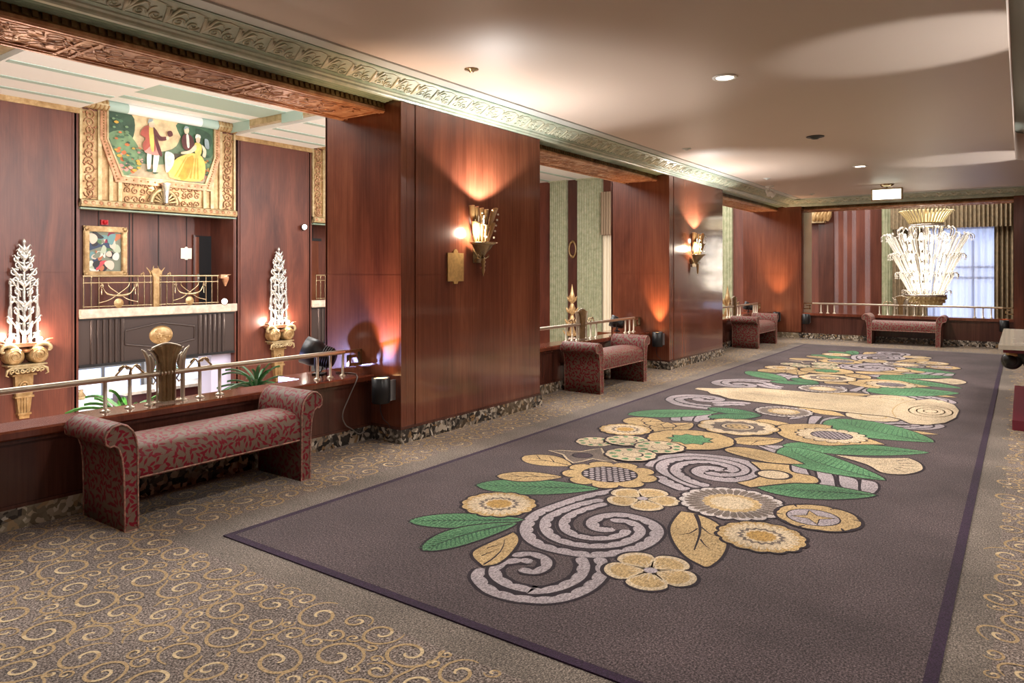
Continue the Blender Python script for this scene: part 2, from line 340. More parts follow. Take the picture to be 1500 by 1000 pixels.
RUG=[('rib',0.085,[(-2.409,4.693),(-2.52,4.445),(-2.577,4.168),(-2.6,3.931),(-2.54,3.724),(-2.432,3.572),(-2.288,3.489),(-2.137,3.486),(-1.998,3.524),(-1.902,3.605),(-1.828,3.731),(-1.793,3.895),(-1.818,4.066),(-1.898,4.183),(-2.017,4.236),(-2.133,4.232),(-2.214,4.158),(-2.236,4.033),(-2.182,3.935),(-2.108,3.922),(-2.061,3.978)]),('rib',0.075,[(-2.39,4.438),(-2.462,4.267),(-2.496,4.071),(-2.499,3.907),(-2.436,3.769),(-2.33,3.659),(-2.206,3.613),(-2.092,3.625),(-1.995,3.679),(-1.921,3.777),(-1.892,3.917),(-1.918,4.037),(-2.002,4.124),(-2.091,4.13),(-2.155,4.084)]),('rib',0.07,[(-2.331,4.378),(-2.383,4.203),(-2.405,4.044),(-2.376,3.902),(-2.291,3.785),(-2.187,3.742),(-2.085,3.761),(-2.006,3.836),(-1.976,3.94),(-1.997,4.01)]),('rib',0.075,[(-2.353,3.03),(-2.33,2.953),(-2.272,2.897),(-2.169,2.846),(-2.076,2.839),(-1.978,2.859),(-1.988,2.861),(-1.897,2.905),(-1.829,2.983),(-1.79,3.103),(-1.788,3.239),(-1.823,3.378),(-1.921,3.527)]),('rib',0.07,[(-2.008,3.465),(-1.93,3.367),(-1.884,3.23),(-1.895,3.104),(-1.939,3.006),(-2.007,2.948),(-1.992,2.966),(-2.076,2.951),(-2.163,2.959),(-2.255,3.006),(-2.309,3.088),(-2.304,3.171),(-2.253,3.235),(-2.182,3.258)]),('rib',0.065,[(-2.318,3.253),(-2.293,3.314),(-2.226,3.347),(-2.14,3.315),(-2.097,3.239),(-2.103,3.162),(-2.151,3.14),(-2.196,3.138)]),('rib',0.12,[(-2.471,5.42),(-2.503,5.739),(-2.405,5.921),(-2.242,6.01),(-2.038,6.044),(-1.857,5.986),(-1.74,5.819),(-1.722,5.62),(-1.797,5.454),(-1.918,5.403),(-2.04,5.439),(-2.108,5.531),(-2.097,5.652),(-2.013,5.672),(-1.957,5.64)]),('rib',0.1,[(-1.948,5.111),(-2.107,5.188),(-2.266,5.3),(-2.374,5.415),(-2.431,5.602),(-2.39,5.765),(-2.274,5.903),(-2.108,5.94),(-1.943,5.899),(-1.842,5.795),(-1.822,5.664),(-1.883,5.551),(-1.979,5.515),(-2.036,5.549)]),('rib',0.09,[(-1.897,5.169),(-2.056,5.225),(-2.204,5.344),(-2.283,5.479),(-2.294,5.648),(-2.225,5.776),(-2.106,5.835),(-1.968,5.804),(-1.896,5.722),(-1.921,5.632)]),('rib',0.11,[(-2.321,5.192),(-2.171,5.078),(-1.993,4.986)]),('rib',0.13,[(-2.943,8.152),(-3.142,8.145),(-3.349,8.182),(-3.496,8.318),(-3.585,8.455),(-3.609,8.701),(-3.487,8.875),(-3.268,8.923),(-3.09,8.81),(-3.101,8.671),(-3.208,8.594),(-3.313,8.63),(-3.296,8.745)]),('rib',0.11,[(-3.015,8.309),(-3.186,8.299),(-3.38,8.372),(-3.501,8.516),(-3.464,8.698),(-3.327,8.828),(-3.168,8.774)]),('rib',0.12,[(-3.051,8.491),(-2.931,8.653),(-2.78,8.723),(-2.676,8.711)]),('rib',0.12,[(-2.991,8.363),(-2.861,8.531),(-2.701,8.608)]),('poly','lav',[(-3.084,7.273),(-3.191,7.591),(-3.139,7.669),(-3.071,7.555),(-2.982,7.271)]),('poly','lav',[(-2.985,7.344),(-3.07,7.637),(-2.983,7.698),(-2.869,7.352)]),('poly','lav',[(-2.863,7.355),(-2.94,7.729),(-2.832,7.806),(-2.762,7.541),(-2.758,7.32)]),('poly','lav',[(-1.346,6.1),(-1.223,6.046),(-1.132,5.715),(-1.231,5.686)]),('poly','lav',[(-1.167,6.04),(-1.037,5.997),(-0.973,5.707),(-1.091,5.745)]),('poly','lav',[(-1.001,6.023),(-0.906,6.004),(-0.866,5.864),(-0.869,5.703),(-0.95,5.712)]),('poly','lav',[(-1.545,6.133),(-1.462,6.192),(-1.365,5.931),(-1.486,5.943)]),('poly','lav',[(-1.942,6.703),(-1.792,6.779),(-1.698,6.601),(-1.834,6.624)]),('poly','lav',[(-1.993,6.667),(-1.8,6.588),(-1.619,6.427),(-1.734,6.429)]),('poly','lav',[(-1.827,7.91),(-1.897,8.338),(-1.799,8.409),(-1.772,7.908)]),('poly','lav',[(-1.726,7.942),(-1.75,8.309),(-1.615,8.54),(-1.686,8.266),(-1.656,7.991)]),('poly','lav',[(-2.055,8.046),(-1.937,8.264),(-1.968,8.522),(-2.056,8.162)]),('rib',0.09,[(-0.989,8.282),(-0.807,8.365),(-0.707,8.538),(-0.717,8.657),(-0.873,8.705),(-1.071,8.599),(-1.231,8.448),(-1.26,8.34),(-1.163,8.282)]),('rib',0.08,[(-1.166,8.386),(-1.071,8.505),(-0.931,8.533),(-0.901,8.455),(-0.998,8.358),(-1.104,8.338)]),('rib',0.08,[(-0.896,8.615),(-0.795,8.58),(-0.814,8.441),(-0.931,8.337)]),('poly','gold',[(-0.992,8.132),(-0.841,8.188),(-0.664,8.142),(-0.837,8.049)]),('poly','gold',[(-2.347,7.724),(-2.282,7.884),(-2.073,7.846),(-1.96,7.783),(-2.123,7.631)]),('poly','gold',[(-2.205,8.769),(-1.961,8.854),(-1.725,8.764),(-1.577,8.567),(-1.804,8.541),(-1.975,8.627)]),('leaf','green',(-3.19,3.335),(-2.61,3.78),0.131,0),('leaf','green',(-2.794,3.028),(-2.61,3.704),0.122,0.06),('leaf','green',(-3.323,4.191),(-2.533,4.64),0.184,0),('leaf','green',(-1.591,5.354),(-0.845,5.662),0.192,0),('leaf','green',(-1.794,6.79),(-0.668,7.278),0.233,0),('leaf','green',(-1.757,6.741),(-0.851,6.108),0.254,-0.1),('leaf','green',(-1.681,8.313),(-0.672,7.741),0.394,-0.08),('leaf','green',(-3.59,7.257),(-2.799,8.021),0.215,0),('leaf','dgreen',(-2.99,8.163),(-2.359,8.064),0.161,0),('leaf','dgreen',(-2.791,7.62),(-2.359,8.064),0.149,0),('leaf','gold',(-3.514,5.1),(-3.019,5.064),0.163,0),('leaf','gold',(-3.337,4.466),(-2.911,4.738),0.129,0),('leaf','gold',(-2.211,6.641),(-1.856,7.048),0.164,0),('leaf','gold',(-3.471,7.15),(-3.066,6.823),0.205,0),('leaf','gold',(-3.009,6.632),(-2.832,7.234),0.178,0),('leaf','gold',(-3.085,6.849),(-3.063,7.111),0.168,0),('poly','gold',[(-2.377,3.056),(-2.492,3.119),(-2.545,3.196),(-2.544,3.338),(-2.531,3.496),(-2.531,3.552),(-2.473,3.516),(-2.413,3.431),(-2.351,3.257),(-2.334,3.122)]),('vein',0.014,[(-2.384,3.069),(-2.394,3.171),(-2.43,3.298),(-2.503,3.429)]),('vein',0.008,[(-2.509,3.261),(-2.481,3.372)]),('vein',0.008,[(-2.467,3.156),(-2.448,3.305)]),('poly','gold',[(-1.845,4.52),(-1.812,4.305),(-1.759,4.137),(-1.646,3.949),(-1.525,3.815),(-1.398,3.747),(-1.377,3.773),(-1.37,3.926),(-1.406,4.121),(-1.493,4.327),(-1.6,4.457),(-1.754,4.529)]),('vein',0.03,[(-1.748,4.524),(-1.668,4.377),(-1.596,4.198),(-1.528,3.933)]),('vein',0.012,[(-1.64,4.279),(-1.651,4.172),(-1.696,4.112)]),('vein',0.012,[(-1.631,4.315),(-1.545,4.234),(-1.486,4.221)]),('vein',0.012,[(-1.56,4.115),(-1.509,4.046),(-1.455,3.997)]),('poly','gold',[(-2.173,6.37),(-2.088,6.492),(-1.893,6.491),(-1.667,6.393),(-1.477,6.232),(-1.624,6.143),(-1.797,6.124),(-2.107,6.249)]),('vein',0.012,[(-2.131,6.321),(-1.895,6.258),(-1.732,6.155)]),('poly','gold',[(-1.852,6.043),(-1.563,6.12),(-1.492,5.924),(-1.319,5.885),(-1.262,5.728),(-1.415,5.618),(-1.563,5.428),(-1.632,5.325),(-1.751,5.378),(-1.677,5.54),(-1.672,5.772)]),('oval',(-1.59,5.76),0.115),('poly','cream',[(-1.321,6.696),(-1.206,6.722),(-1.033,6.779),(-0.795,6.949),(-0.714,6.856),(-0.664,6.711),(-0.664,6.564),(-0.757,6.37),(-0.906,6.329),(-1.044,6.516)]),('vein',0.012,[(-0.838,6.715),(-0.697,6.79)]),('vein',0.012,[(-0.82,6.65),(-0.677,6.687)]),('vein',0.012,[(-0.821,6.574),(-0.692,6.558)]),('vein',0.012,[(-0.842,6.51),(-0.746,6.434)]),('vein',0.012,[(-0.857,6.781),(-0.78,6.905)]),('polys','brown',[(-3.438,5.387),(-3.353,5.447),(-3.19,5.505),(-3.137,5.632),(-3.101,5.719),(-3.016,5.6),(-2.955,5.5),(-2.776,5.382),(-2.881,5.361),(-2.988,5.365),(-3.02,5.234),(-3.054,5.157),(-3.148,5.224),(-3.259,5.339)]),('dark',(-3.11,5.403),0.075),('daisy',(-2.924,3.937),0.258,0),('lobed',(-2.173,4.618),0.259,0.3),('lobed',(-1.613,3.529),0.248,1.25),('fringe',(-1.63,4.89),0.354,0),('disc',(-1.078,4.923),0.253,0),('daisy',(-1.278,4.37),0.255,0),('poly','gold',[(-1.997,7.356),(-2.034,7.697),(-1.777,7.93),(-1.607,7.945),(-1.561,7.781),(-1.28,7.613),(-1.032,7.373),(-1.269,7.204),(-1.478,7.016),(-1.809,7.082)]),('sun2',(-1.513,7.482),0.32,0),('ringf',(-2.383,7.334),0.401,0),('star',(-2.569,6.511),0.403,0),('daisy',(-3.268,6.546),0.263,0),('gdot',(-3.267,5.919),0.18,0),('gdot',(-3.039,6.115),0.2,0),('gdot',(-2.679,6.051),0.223,0),('gdot',(-2.773,5.658),0.22,0),('sun',(-2.644,5.021),0.371,0),('fringe',(-2.216,8.442),0.312,0),('white',(-1.338,8.738),0.279,0)]
# ================================================================== THE SETTING
X0,XR,YB,YF=-4.72,2.6,-3.0,18.25          # left wall plane, right wall, wall behind the viewer, far wall
PIERS=[(-1.43,.95),(4.82,7.18),(11.05,13.62)]; BAYS=[(.95,4.82),(7.18,11.05),(13.62,18.25)]
ZC=3.37
# ---- floor with scroll-patterned carpet
fb=MB(); xs=[-5.15,-4.19,-.1,XR]; ys=[YB,2.3,16.95,18.32]
for i in range(3):
    for j in range(3):
        fb.add([(xs[i],ys[j],0),(xs[i+1],ys[j],0),(xs[i+1],ys[j+1],0),(xs[i],ys[j+1],0)],[(0,1,2,3)],1 if (i==1 and j==1) else 0)
sp=[]; grid={}
def fits(x,y,r):
    for gx in range(int(x//.35)-1,int(x//.35)+2):
        for gy in range(int(y//.35)-1,int(y//.35)+2):
            for a,b,c in grid.get((gx,gy),()):
                if (a-x)**2+(b-y)**2<(r+c)**2*.66: return False
    return True
def infield(x,y,r):
    if -4.19-r*.5<x<-.1+r*.3 and 2.3-r*.6<y<16.95+r*.6 and x<-.1-r*.2 : return False
    return -5.08+r<x<1.1 and -.6<y<18.2-r
for R,N in ((.13,1500),(.105,9000),(.08,16000),(.058,24000),(.036,30000)):
    for _ in range(N):
        k=random.random()
        if k<.45: x,y=random.uniform(-5.1,1.1),random.uniform(-.6,2.5)
        elif k<.8: x,y=random.uniform(-5.1,-4.1),random.uniform(2,18.2)
        elif k<.9: x,y=random.uniform(-.1,1.1),random.uniform(2,18)
        else: x,y=random.uniform(-5,1),random.uniform(16.9,18.2)
        r=R*random.uniform(.9,1.1)
        if infield(x,y,r) and fits(x,y,r): sp.append((x,y,r)); grid.setdefault((int(x//.35),int(y//.35)),[]).append((x,y,r))
for x,y,r in sp:
    ch=random.choice((-1,1)); a0=random.uniform(0,2*PI); tn=1.42 if r>.06 else 1.25; n=int(20+r*140); el=random.uniform(.8,.95); ea=random.uniform(0,PI)
    pts=[]; hz=.0006+random.random()*.0014
    for t in range(n+1):
        q=t/n; rr=r*(.1+.9*q**.9); an=a0+ch*2*PI*tn*q; px,py=rr*cos(an),rr*sin(an)*1
        u,v_=px*cos(ea)+py*sin(ea),(-px*sin(ea)+py*cos(ea))*el; pts.append((x+u*cos(ea)-v_*sin(ea),y+u*sin(ea)+v_*cos(ea)))
    if r>.05 and random.random()<.6:                    # an S-shaped tail
        (ax,ay),(bx,by)=pts[-2],pts[-1]; hd=math.atan2(by-ay,bx-ax); st=r*.075; k=int(random.uniform(9,20)); cx,cy=bx,by
        for i in range(k):
            hd-=ch*(-.06+.16*i/k)*1.6; cx+=st*cos(hd); cy+=st*sin(hd)
            if infield(cx,cy,.02): pts.append((cx,cy))
            else: break
        n=len(pts)-1
    for lo,hi,mm in ((0,int(n*.36),2),(int(n*.36),n,3)):
        Lp=[];Rp=[]
        for t in range(lo,hi+1):
            a,b=pts[max(t-1,0)],pts[min(t+1,n)]; d=math.hypot(b[0]-a[0],b[1]-a[1]) or 1; nx,ny=-(b[1]-a[1])/d,(b[0]-a[0])/d
            q=t/n; wd=(.0042+.027*r)*(.5+.6*sin(PI*min(1,q*1.02))**.5)
            Lp.append((pts[t][0]+nx*wd,pts[t][1]+ny*wd,hz)); Rp.append((pts[t][0]-nx*wd,pts[t][1]-ny*wd,hz))
        fb.strip(Lp,Rp,mm)
floor=fb.build('floor',[FLOOR,BAND,SCI,SCO],recalc=False,kind='structure')

# ---- piers of the left wall
def panels_x(mb,x,y0,y1,z0=.15,z1=3.2,t=.02,seam=1.58):      # veneer panels on a face looking to +x
    for a,b in ((z0,seam-.002),(seam+.002,z1)): mb.box(x-t,x,y0,y1,a,b)
def pier(y0,y1):
    mb=MB(); mb.box(-5.76,X0-.015,y0+.015,y1-.015,0,5.2)
    panels_x(mb,X0,y0,y0+.07); panels_x(mb,X0-.006,y0+.078,y0+.19); panels_x(mb,X0,y0+.198,y1)
    for yy,s in ((y0,1),(y1,-1)):
        for a,b in ((.15,1.578),(1.582,3.2)): mb.box(-5.78,X0-.016,min(yy,yy+s*.02),max(yy,yy+s*.02),a,b)
    mb.box(-5.79,-5.76,y0,y1,-3.2,5.2)
    mb.build('wall_left',WOOD,kind='structure')
    mb=MB(); mb.box(-5.1,X0+.02,y0-.02,y1+.02,0,.13,0); mb.box(-5.1,X0+.012,y0-.012,y1+.012,.13,.152,1)
    mb.build('baseboard_left',[MARBLE,WOODD],kind='structure')
for p in PIERS: pier(*p)
def parapet(y0,y1):
    mb=MB(); mb.box(-5.37,-5.12,y0,y1,-.3,.555,0); mb.box(-5.38,-5.1,y0,y1,.535,.56,0)
    mb.prism([(-5.4,.56),(-5.085,.56),(-5.075,.57),(-5.075,.608),(-5.09,.62),(-5.4,.62)],YA,y0,y1,1)
    mb.box(-5.12,-5.1,y0,y1,0,.13,2); mb.box(-5.12,-5.104,y0,y1,.13,.152,0)
    mb.box(-5.72,-5.39,y1-.62,y1,.56,.619,1)
    mb.build('wall_left',[WOODD,WOODC,MARBLE],kind='structure')
for b in BAYS: parapet(*b)
# ---- lintels: ribbed plaster underside, fluted band, bronze relief soffit
def lintel(frame,a0,a1,name):
    mb=MB(); k=7
    prof=[(-4.64,3.262)]
    for i in range(k):                                    # reeded underside
        p=-4.66-.29*i/k; z=3.262-.04*i/k; prof+= [(p-.006,z-.012),(p-.03,z-.016),(p-.036,z-.004)]
    prof+=[(-4.96,3.222),(-4.96,3.36),(-4.64,3.36)]
    mb.prism(prof,frame,a0,a1,0)
    mb.prism([(-4.955,3.15),(-4.935,3.155),(-4.955,3.23),(-5.0,3.23),(-5.0,3.15)],frame,a0,a1,1)
    n=int((a1-a0)/.055)
    for i in range(n):
        c=a0+(i+.5)*(a1-a0)/n; mb.prism([(-4.956,3.165),(-4.925,3.168),(-4.935,3.222),(-4.956,3.222)],frame,c-.016,c+.016,1)
    mb.prism([(-5.56,3.13),(-4.93,3.13),(-4.93,3.155),(-5.56,3.155)],frame,a0,a1,2)
    for p,wd in ((-4.96,.022),(-5.0,.008),(-5.46,.008),(-5.53,.025)): mb.prism([(p-wd,3.131),(p-wd*.6,3.118),(p+wd*.6,3.118),(p+wd,3.131)],frame,a0,a1,3)
    L=a1-a0; nb=max(2,round(L/1.35))
    for i in range(nb+1):
        c=a0+L*i/nb
        for dd in (-.05,.05): mb.prism([(-5.5,3.131),(-5.5,3.12),(-4.98,3.12),(-4.98,3.131)],frame,c+dd-.012,c+dd+.012,3)
    rr=random.Random(3)
    c=a0+.25
    while c<a1-.3:                                        # acanthus running scroll
        for s in (-1,1):
            ce=c+(.09 if s>0 else 0); pc=-5.23+s*.09; a=rr.uniform(0,6)
            mb.tube([frame(pc+x,3.122,ce+y) for x,y in spiral(.012,.085,1.3,a,14,s)],[.004+.005*q/14 for q in range(15)],5,3,flat=.5)
            for q in range(3):
                an=a+q*1.1; mb.tube([frame(pc+.08*cos(an),3.12,ce+.08*sin(an)),frame(pc+.12*cos(an+.3),3.117,ce+.12*sin(an+.3)),frame(pc+.15*cos(an+.8),3.124,ce+.14*sin(an+.8))],[.007,.011,.003],5,3,flat=.5)
        c+=.19
    mb.build(name,[CORND,BRZD,BRZ,BRZ],kind='structure')
for i,b in enumerate(BAYS): lintel(YA,b[0],b[1],'trim_%d'%(i+1))
FARF=lambda p,q,a:(a,18.25-4.72-p,q)                     # profile p measured like the left wall's x
lintel(FARF,-4.37,-.14,'trim_4')
mb=MB()
for a,b in BAYS: mb.box(-5.56,-4.97,a,b,3.15,5.2)
mb.box(-5.37,-5.1,YB,18.25,-3.2,-.02); mb.build('wall_left',WOODD,kind='structure')
# ---- cornice with its relief frieze
def cornice(frame,a0,a1,name):
    mb=MB()
    mb.prism([(-4.75,3.205),(X0+.012,3.205),(X0+.025,3.215),(X0+.03,3.23),(X0+.05,3.24),(X0+.055,3.255),(X0+.07,3.262),(-4.46,3.345),(-4.46,3.37),(-4.75,3.37)],frame,a0,a1,0)
    mb.prism([(-4.47,3.345),(-4.445,3.348),(-4.445,3.37),(-4.47,3.37)],frame,a0,a1,2); mb.prism([(-4.445,3.356),(-4.31,3.356),(-4.305,3.372),(-4.445,3.372)],frame,a0,a1,1)
    P=lambda s,y,h=0:frame(-4.65+.19*s-.4*h,3.262+.083*s-h,y)      # s 0..1 up the slope
    n=int((a1-a0)/.262)
    for i in range(n):
        c=a0+(i+.5)*(a1-a0)/n
        for d,s in ((-.05,1),(.055,-1)):
            mb.tube([P(.26+x/.21,c+d*1+y,.004) for x,y in spiral(.008,.045,1.5,(-.5*PI if s>0 else -.5*PI),13,s)],[.005]*6+[.007]*8,4,3)
        mb.tube([P(.2,c,.004),P(.5,c,.005),P(.62,c+.015,.004)],[.004,.006,.002],4,3)
        for q in (-.03,.03): mb.tube([P(.45,c,.004),P(.6,c+q*.5,.004),P(.66,c+q,.004)],[.003,.005,.002],4,3)
        v=c+.131
        for q,l in ((-.035,.8),(.035,.86),(.075,.72),(-.008,.7)): mb.tube([P(.08,v,.004),P(.4,v+q*.35,.006),P(l,v+q,.004),P(l-.03,v+q*1.5,.003)],[.01,.015,.012,.003],5,3,flat=.6)
        mb.tube([P(.8,c-.12,.002),P(.9,c,.002),P(.8,c+.12,.002)],[.002,.006,.002],4,3)
    mb.build(name,[CORN,CBAND,CORND,CORNL],kind='structure')
cornice(YA,YB,18.25,'trim_5')
cornice(FARF,-4.72,XR,'trim_6')
# ---- ceiling with an oval-cornered recess
cb=MB(); rx0,rx1,ry0,ry1,rr_=-.085,2.3,.3,14.0,.45
cb.box(-5.0,rx0,YB,18.4,ZC,ZC+.45); cb.box(rx0,XR+.1,ry1,18.4,ZC,ZC+.45); cb.box(rx1,XR+.1,ry0,ry1,ZC,ZC+.45); cb.box(rx0,XR+.1,YB,ry0,ZC,ZC+.45)
for cx,cy,sx,sy in ((rx0,ry1,1,-1),(rx1,ry1,-1,-1),(rx0,ry0,1,1),(rx1,ry0,-1,1)):
    pr=[(cx,cy)]+[(cx+sx*rr_-sx*rr_*sin(t*PI/16),cy+sy*rr_-sy*rr_*cos(t*PI/16)) for t in range(9)]
    cb.prism(pr,ZA,ZC,ZC+.42)
ceil=cb.build('ceiling',PAINT,kind='structure')
mb=MB(); mb.box(rx0-.1,rx1+.1,ry0-.1,ry1+.1,ZC+.43,ZC+.5); mb.build('ceiling',RECESS,kind='structure')
# ---- the walls out of frame that close the room
mb=MB(); mb.box(XR,XR+.15,YB,18.4,0,3.4); mb.box(XR-.02,XR,YB,18.25,0,.13); mb.build('wall_right',WOOD,kind='structure')
mb=MB(); mb.box(-5.1,XR+.1,YB-.15,YB,0,3.4); mb.build('wall_back',WOOD,kind='structure')
mb=MB(); mb.box(-5.1,XR,YB,18.25,-.3,-.01); mb.box(-5.1,XR,18.25,18.6,-3.2,-.01); mb.build('floor',STONE,kind='structure')
# ---- far wall with the wide opening
mb=MB(); mb.box(-5.78,-4.39,YF+.015,19.28,-3.2,5.2)
for a,b in ((.15,1.578),(1.582,3.21)):
    mb.box(-5.79,X0-.02,YF,YF+.02,a,b); mb.box(X0-.012,-4.37,YF-.02,YF+.02,a,b); mb.box(-4.39,-4.37,YF+.01,19.29,a,b)
mb.box(-4.372,-4.355,YF+.03,YF+.06,.62,3.13); mb.box(-4.372,-4.355,YF+.12,YF+.15,.62,3.13)
mb.box(-.12,XR,YF+.015,19.28,-3.2,5.2); mb.box(-.14,.02,YF-.01,19.28,.15,3.21); mb.box(.03,XR,YF,YF+.02,.15,3.21)
mb.build('wall_far',WOOD,kind='structure')
mb=MB(); mb.box(-5.1,-4.36,YF-.03,YF+.02,0,.13); mb.box(-4.38,-.12,YF,YF+.03,0,.13); mb.box(-.16,XR,YF-.03,YF+.02,0,.13); mb.build('baseboard_far',MARBLE,kind='structure')
mb=MB(); mb.box(-4.37,-.14,YF+.02,18.6,-.3,.555,0); mb.box(-4.37,-.14,YF+.005,18.61,.535,.56,0); mb.box(-4.37,-.14,YF-.02,18.63,.56,.62,1); mb.build('wall_far',[WOODD,WOODC],kind='structure')
mb=MB(); mb.box(-4.37,-.14,18.55,19.1,3.15,5.2); mb.build('wall_far',WOODD,kind='structure')

# ================================================================== THE ATRIUM BEYOND
XA_,YE,ZF,ZA_=-16.8,24.0,-3.2,5.2
mb=MB(); mb.box(-25,6,-6,25,ZF-.1,ZF); mb.build('floor',STONE,kind='structure')
# ceiling: white coffers with pale green bands, deeper bays over the murals
mb=MB()
FB=[(-5.3,-1.45),(.95,4.82),(7.2,11.0),(13.5,17.25)]
mb.box(-16.4,-5.0,-6,25,5.47,5.55,0)
prev=-6
for a,b in FB+[(25,26)]:
    mb.box(-17.9,-5.0,prev,min(a,25),5.2,5.46,0); 
    for xx in (-16.1,-15.2,-14.0,-12.6): mb.box(xx-.09,xx+.09,prev+.05,min(a,25)-.05,5.19,5.2,1)
    prev=b
for a,b in FB:
    mb.box(-17.9,-5.0,a,b,5.46,5.5,0)
    for xx,wd,m in ((-16.0,.12,1),(-14.9,.5,1),(-13.6,.06,1),(-12.4,.7,1)): mb.box(xx-wd,xx+wd,a+.2,b-.2,5.445,5.46,m)
    mb.box(-17.4,-5.5,a,a+.18,5.3,5.47,2); mb.box(-17.4,-5.5,b-.18,b,5.3,5.47,2)
    for xx in (-16.3,-14.2,-12): mb.box(xx-.4,xx+.4,b-.185,b-.17,5.22,5.47,1)
mb.build('ceiling',[WHITE,WGREEN,GOLDP],kind='structure')
mb=MB()
for y0 in (-8,): pass
for a,b in ((-1.45,.95),(4.82,7.2),(11.0,13.5),(17.25,24)):
    mb.box(-17.9,XA_-.02,a+.01,b-.01,ZF,5.2,0)
    mb.box(XA_-.02,XA_,a+.16,b-.16,ZF,1.6,0); mb.box(XA_-.02,XA_,a+.16,b-.16,1.605,5.08,0)
    for k in (0,.05,.1): mb.box(XA_-.06,XA_-.03+k*.2,a+k,a+k+.04,ZF,5.08,0); mb.box(XA_-.06,XA_-.03+k*.2,b-k-.04,b-k,ZF,5.08,0)
    mb.box(XA_-.03,XA_+.03,a,b,5.08,5.2,1)
mb.build('wall_atrium',[WOODF,GOLD],kind='structure')
# behind the balconies
def bayback(a,b):
    mb=MB(); xb=-17.9
    mb.box(xb-.1,xb,a-.1,b+.1,.6,3.2,0)
    for y in (a+.9,a+1.62,a+1.7,a+2.35,a+3.1): 
        if y<b: mb.box(xb,xb+.012,y-.012,y+.012,.8,3.1,1)
    mb.box(xb,XA_-.03,a,a+.02,.6,3.2,0); mb.box(xb,XA_-.03,b-.02,b,.6,3.2,0)
    mb.box(xb,-16.78,a,b,.58,.62,2); mb.box(-16.82,-16.7,a,b,.6,.79,2); mb.box(-17.9,-16.86,a,b,3.08,3.2,3)
    mb.build('wall_atrium',[WOODF,GROOVE,STONE,CORND],kind='structure')
    # dark fluted fascia under the balcony
    mb=MB(); mb.box(-17.4,-16.84,a,b,-.48,.6,0); mb.box(-17.4,-16.8,a,b,.54,.6,1); mb.box(-17.4,-16.8,a,b,-.5,-.44,1)
    for s in (a+.2,b-1.05):
        for k in range(6): mb.lathe([(.045,-.44),(.045,.54)],(-16.84,s+.08+k*.13,0),10,0)
    mb.build('trim_7' if a>5 else 'trim_8',[DARKP,BLACK],kind='structure')
mb=MB(); mb.box(-17.2,-16.9,.95,4.82,3.05,5.3); mb.build('wall_atrium',WOODF,kind='structure')
bayback(7.2,11.0); bayback(13.5,17.25); bayback(.95,4.82)
# end wall of the court
mb=MB(); mb.box(-18,4,YE,YE+.15,ZF,5.3,0); mb.box(-17.9,-16.8,-6,25,5.2,5.4,0)
for x in (-14.2,-5.0,-3.5): mb.box(x-.22,x+.22,YE-.05,YE,ZF,5.2,1)
mb.build('wall_end',[WOODF,WOODD],kind='structure')
mb=MB(); mb.box(2.0,2.1,19.2,24.1,ZF,5.4); mb.box(-18,-17.95,-6,24,-.5,.6); mb.box(-25,-5,-6.1,-6,ZF,5.5); mb.build('wall_side',WOODD,kind='structure')
mb=MB(); mb.box(-6,2.1,19,25,5.2,5.3); mb.build('ceiling',WHITE,kind='structure')
# lobby seen under the far balcony
mb=MB(); mb.box(-24.1,-24,-2,22,ZF,-.4,0); mb.box(-24,-17.4,-2,22,-.5,-.42,0); mb.box(-24,-17,-2.1,-2,ZF,-.4,0); mb.box(-24,-17,22,22.1,ZF,-.4,0); mb.build('wall_lobby',WHITE,kind='structure')
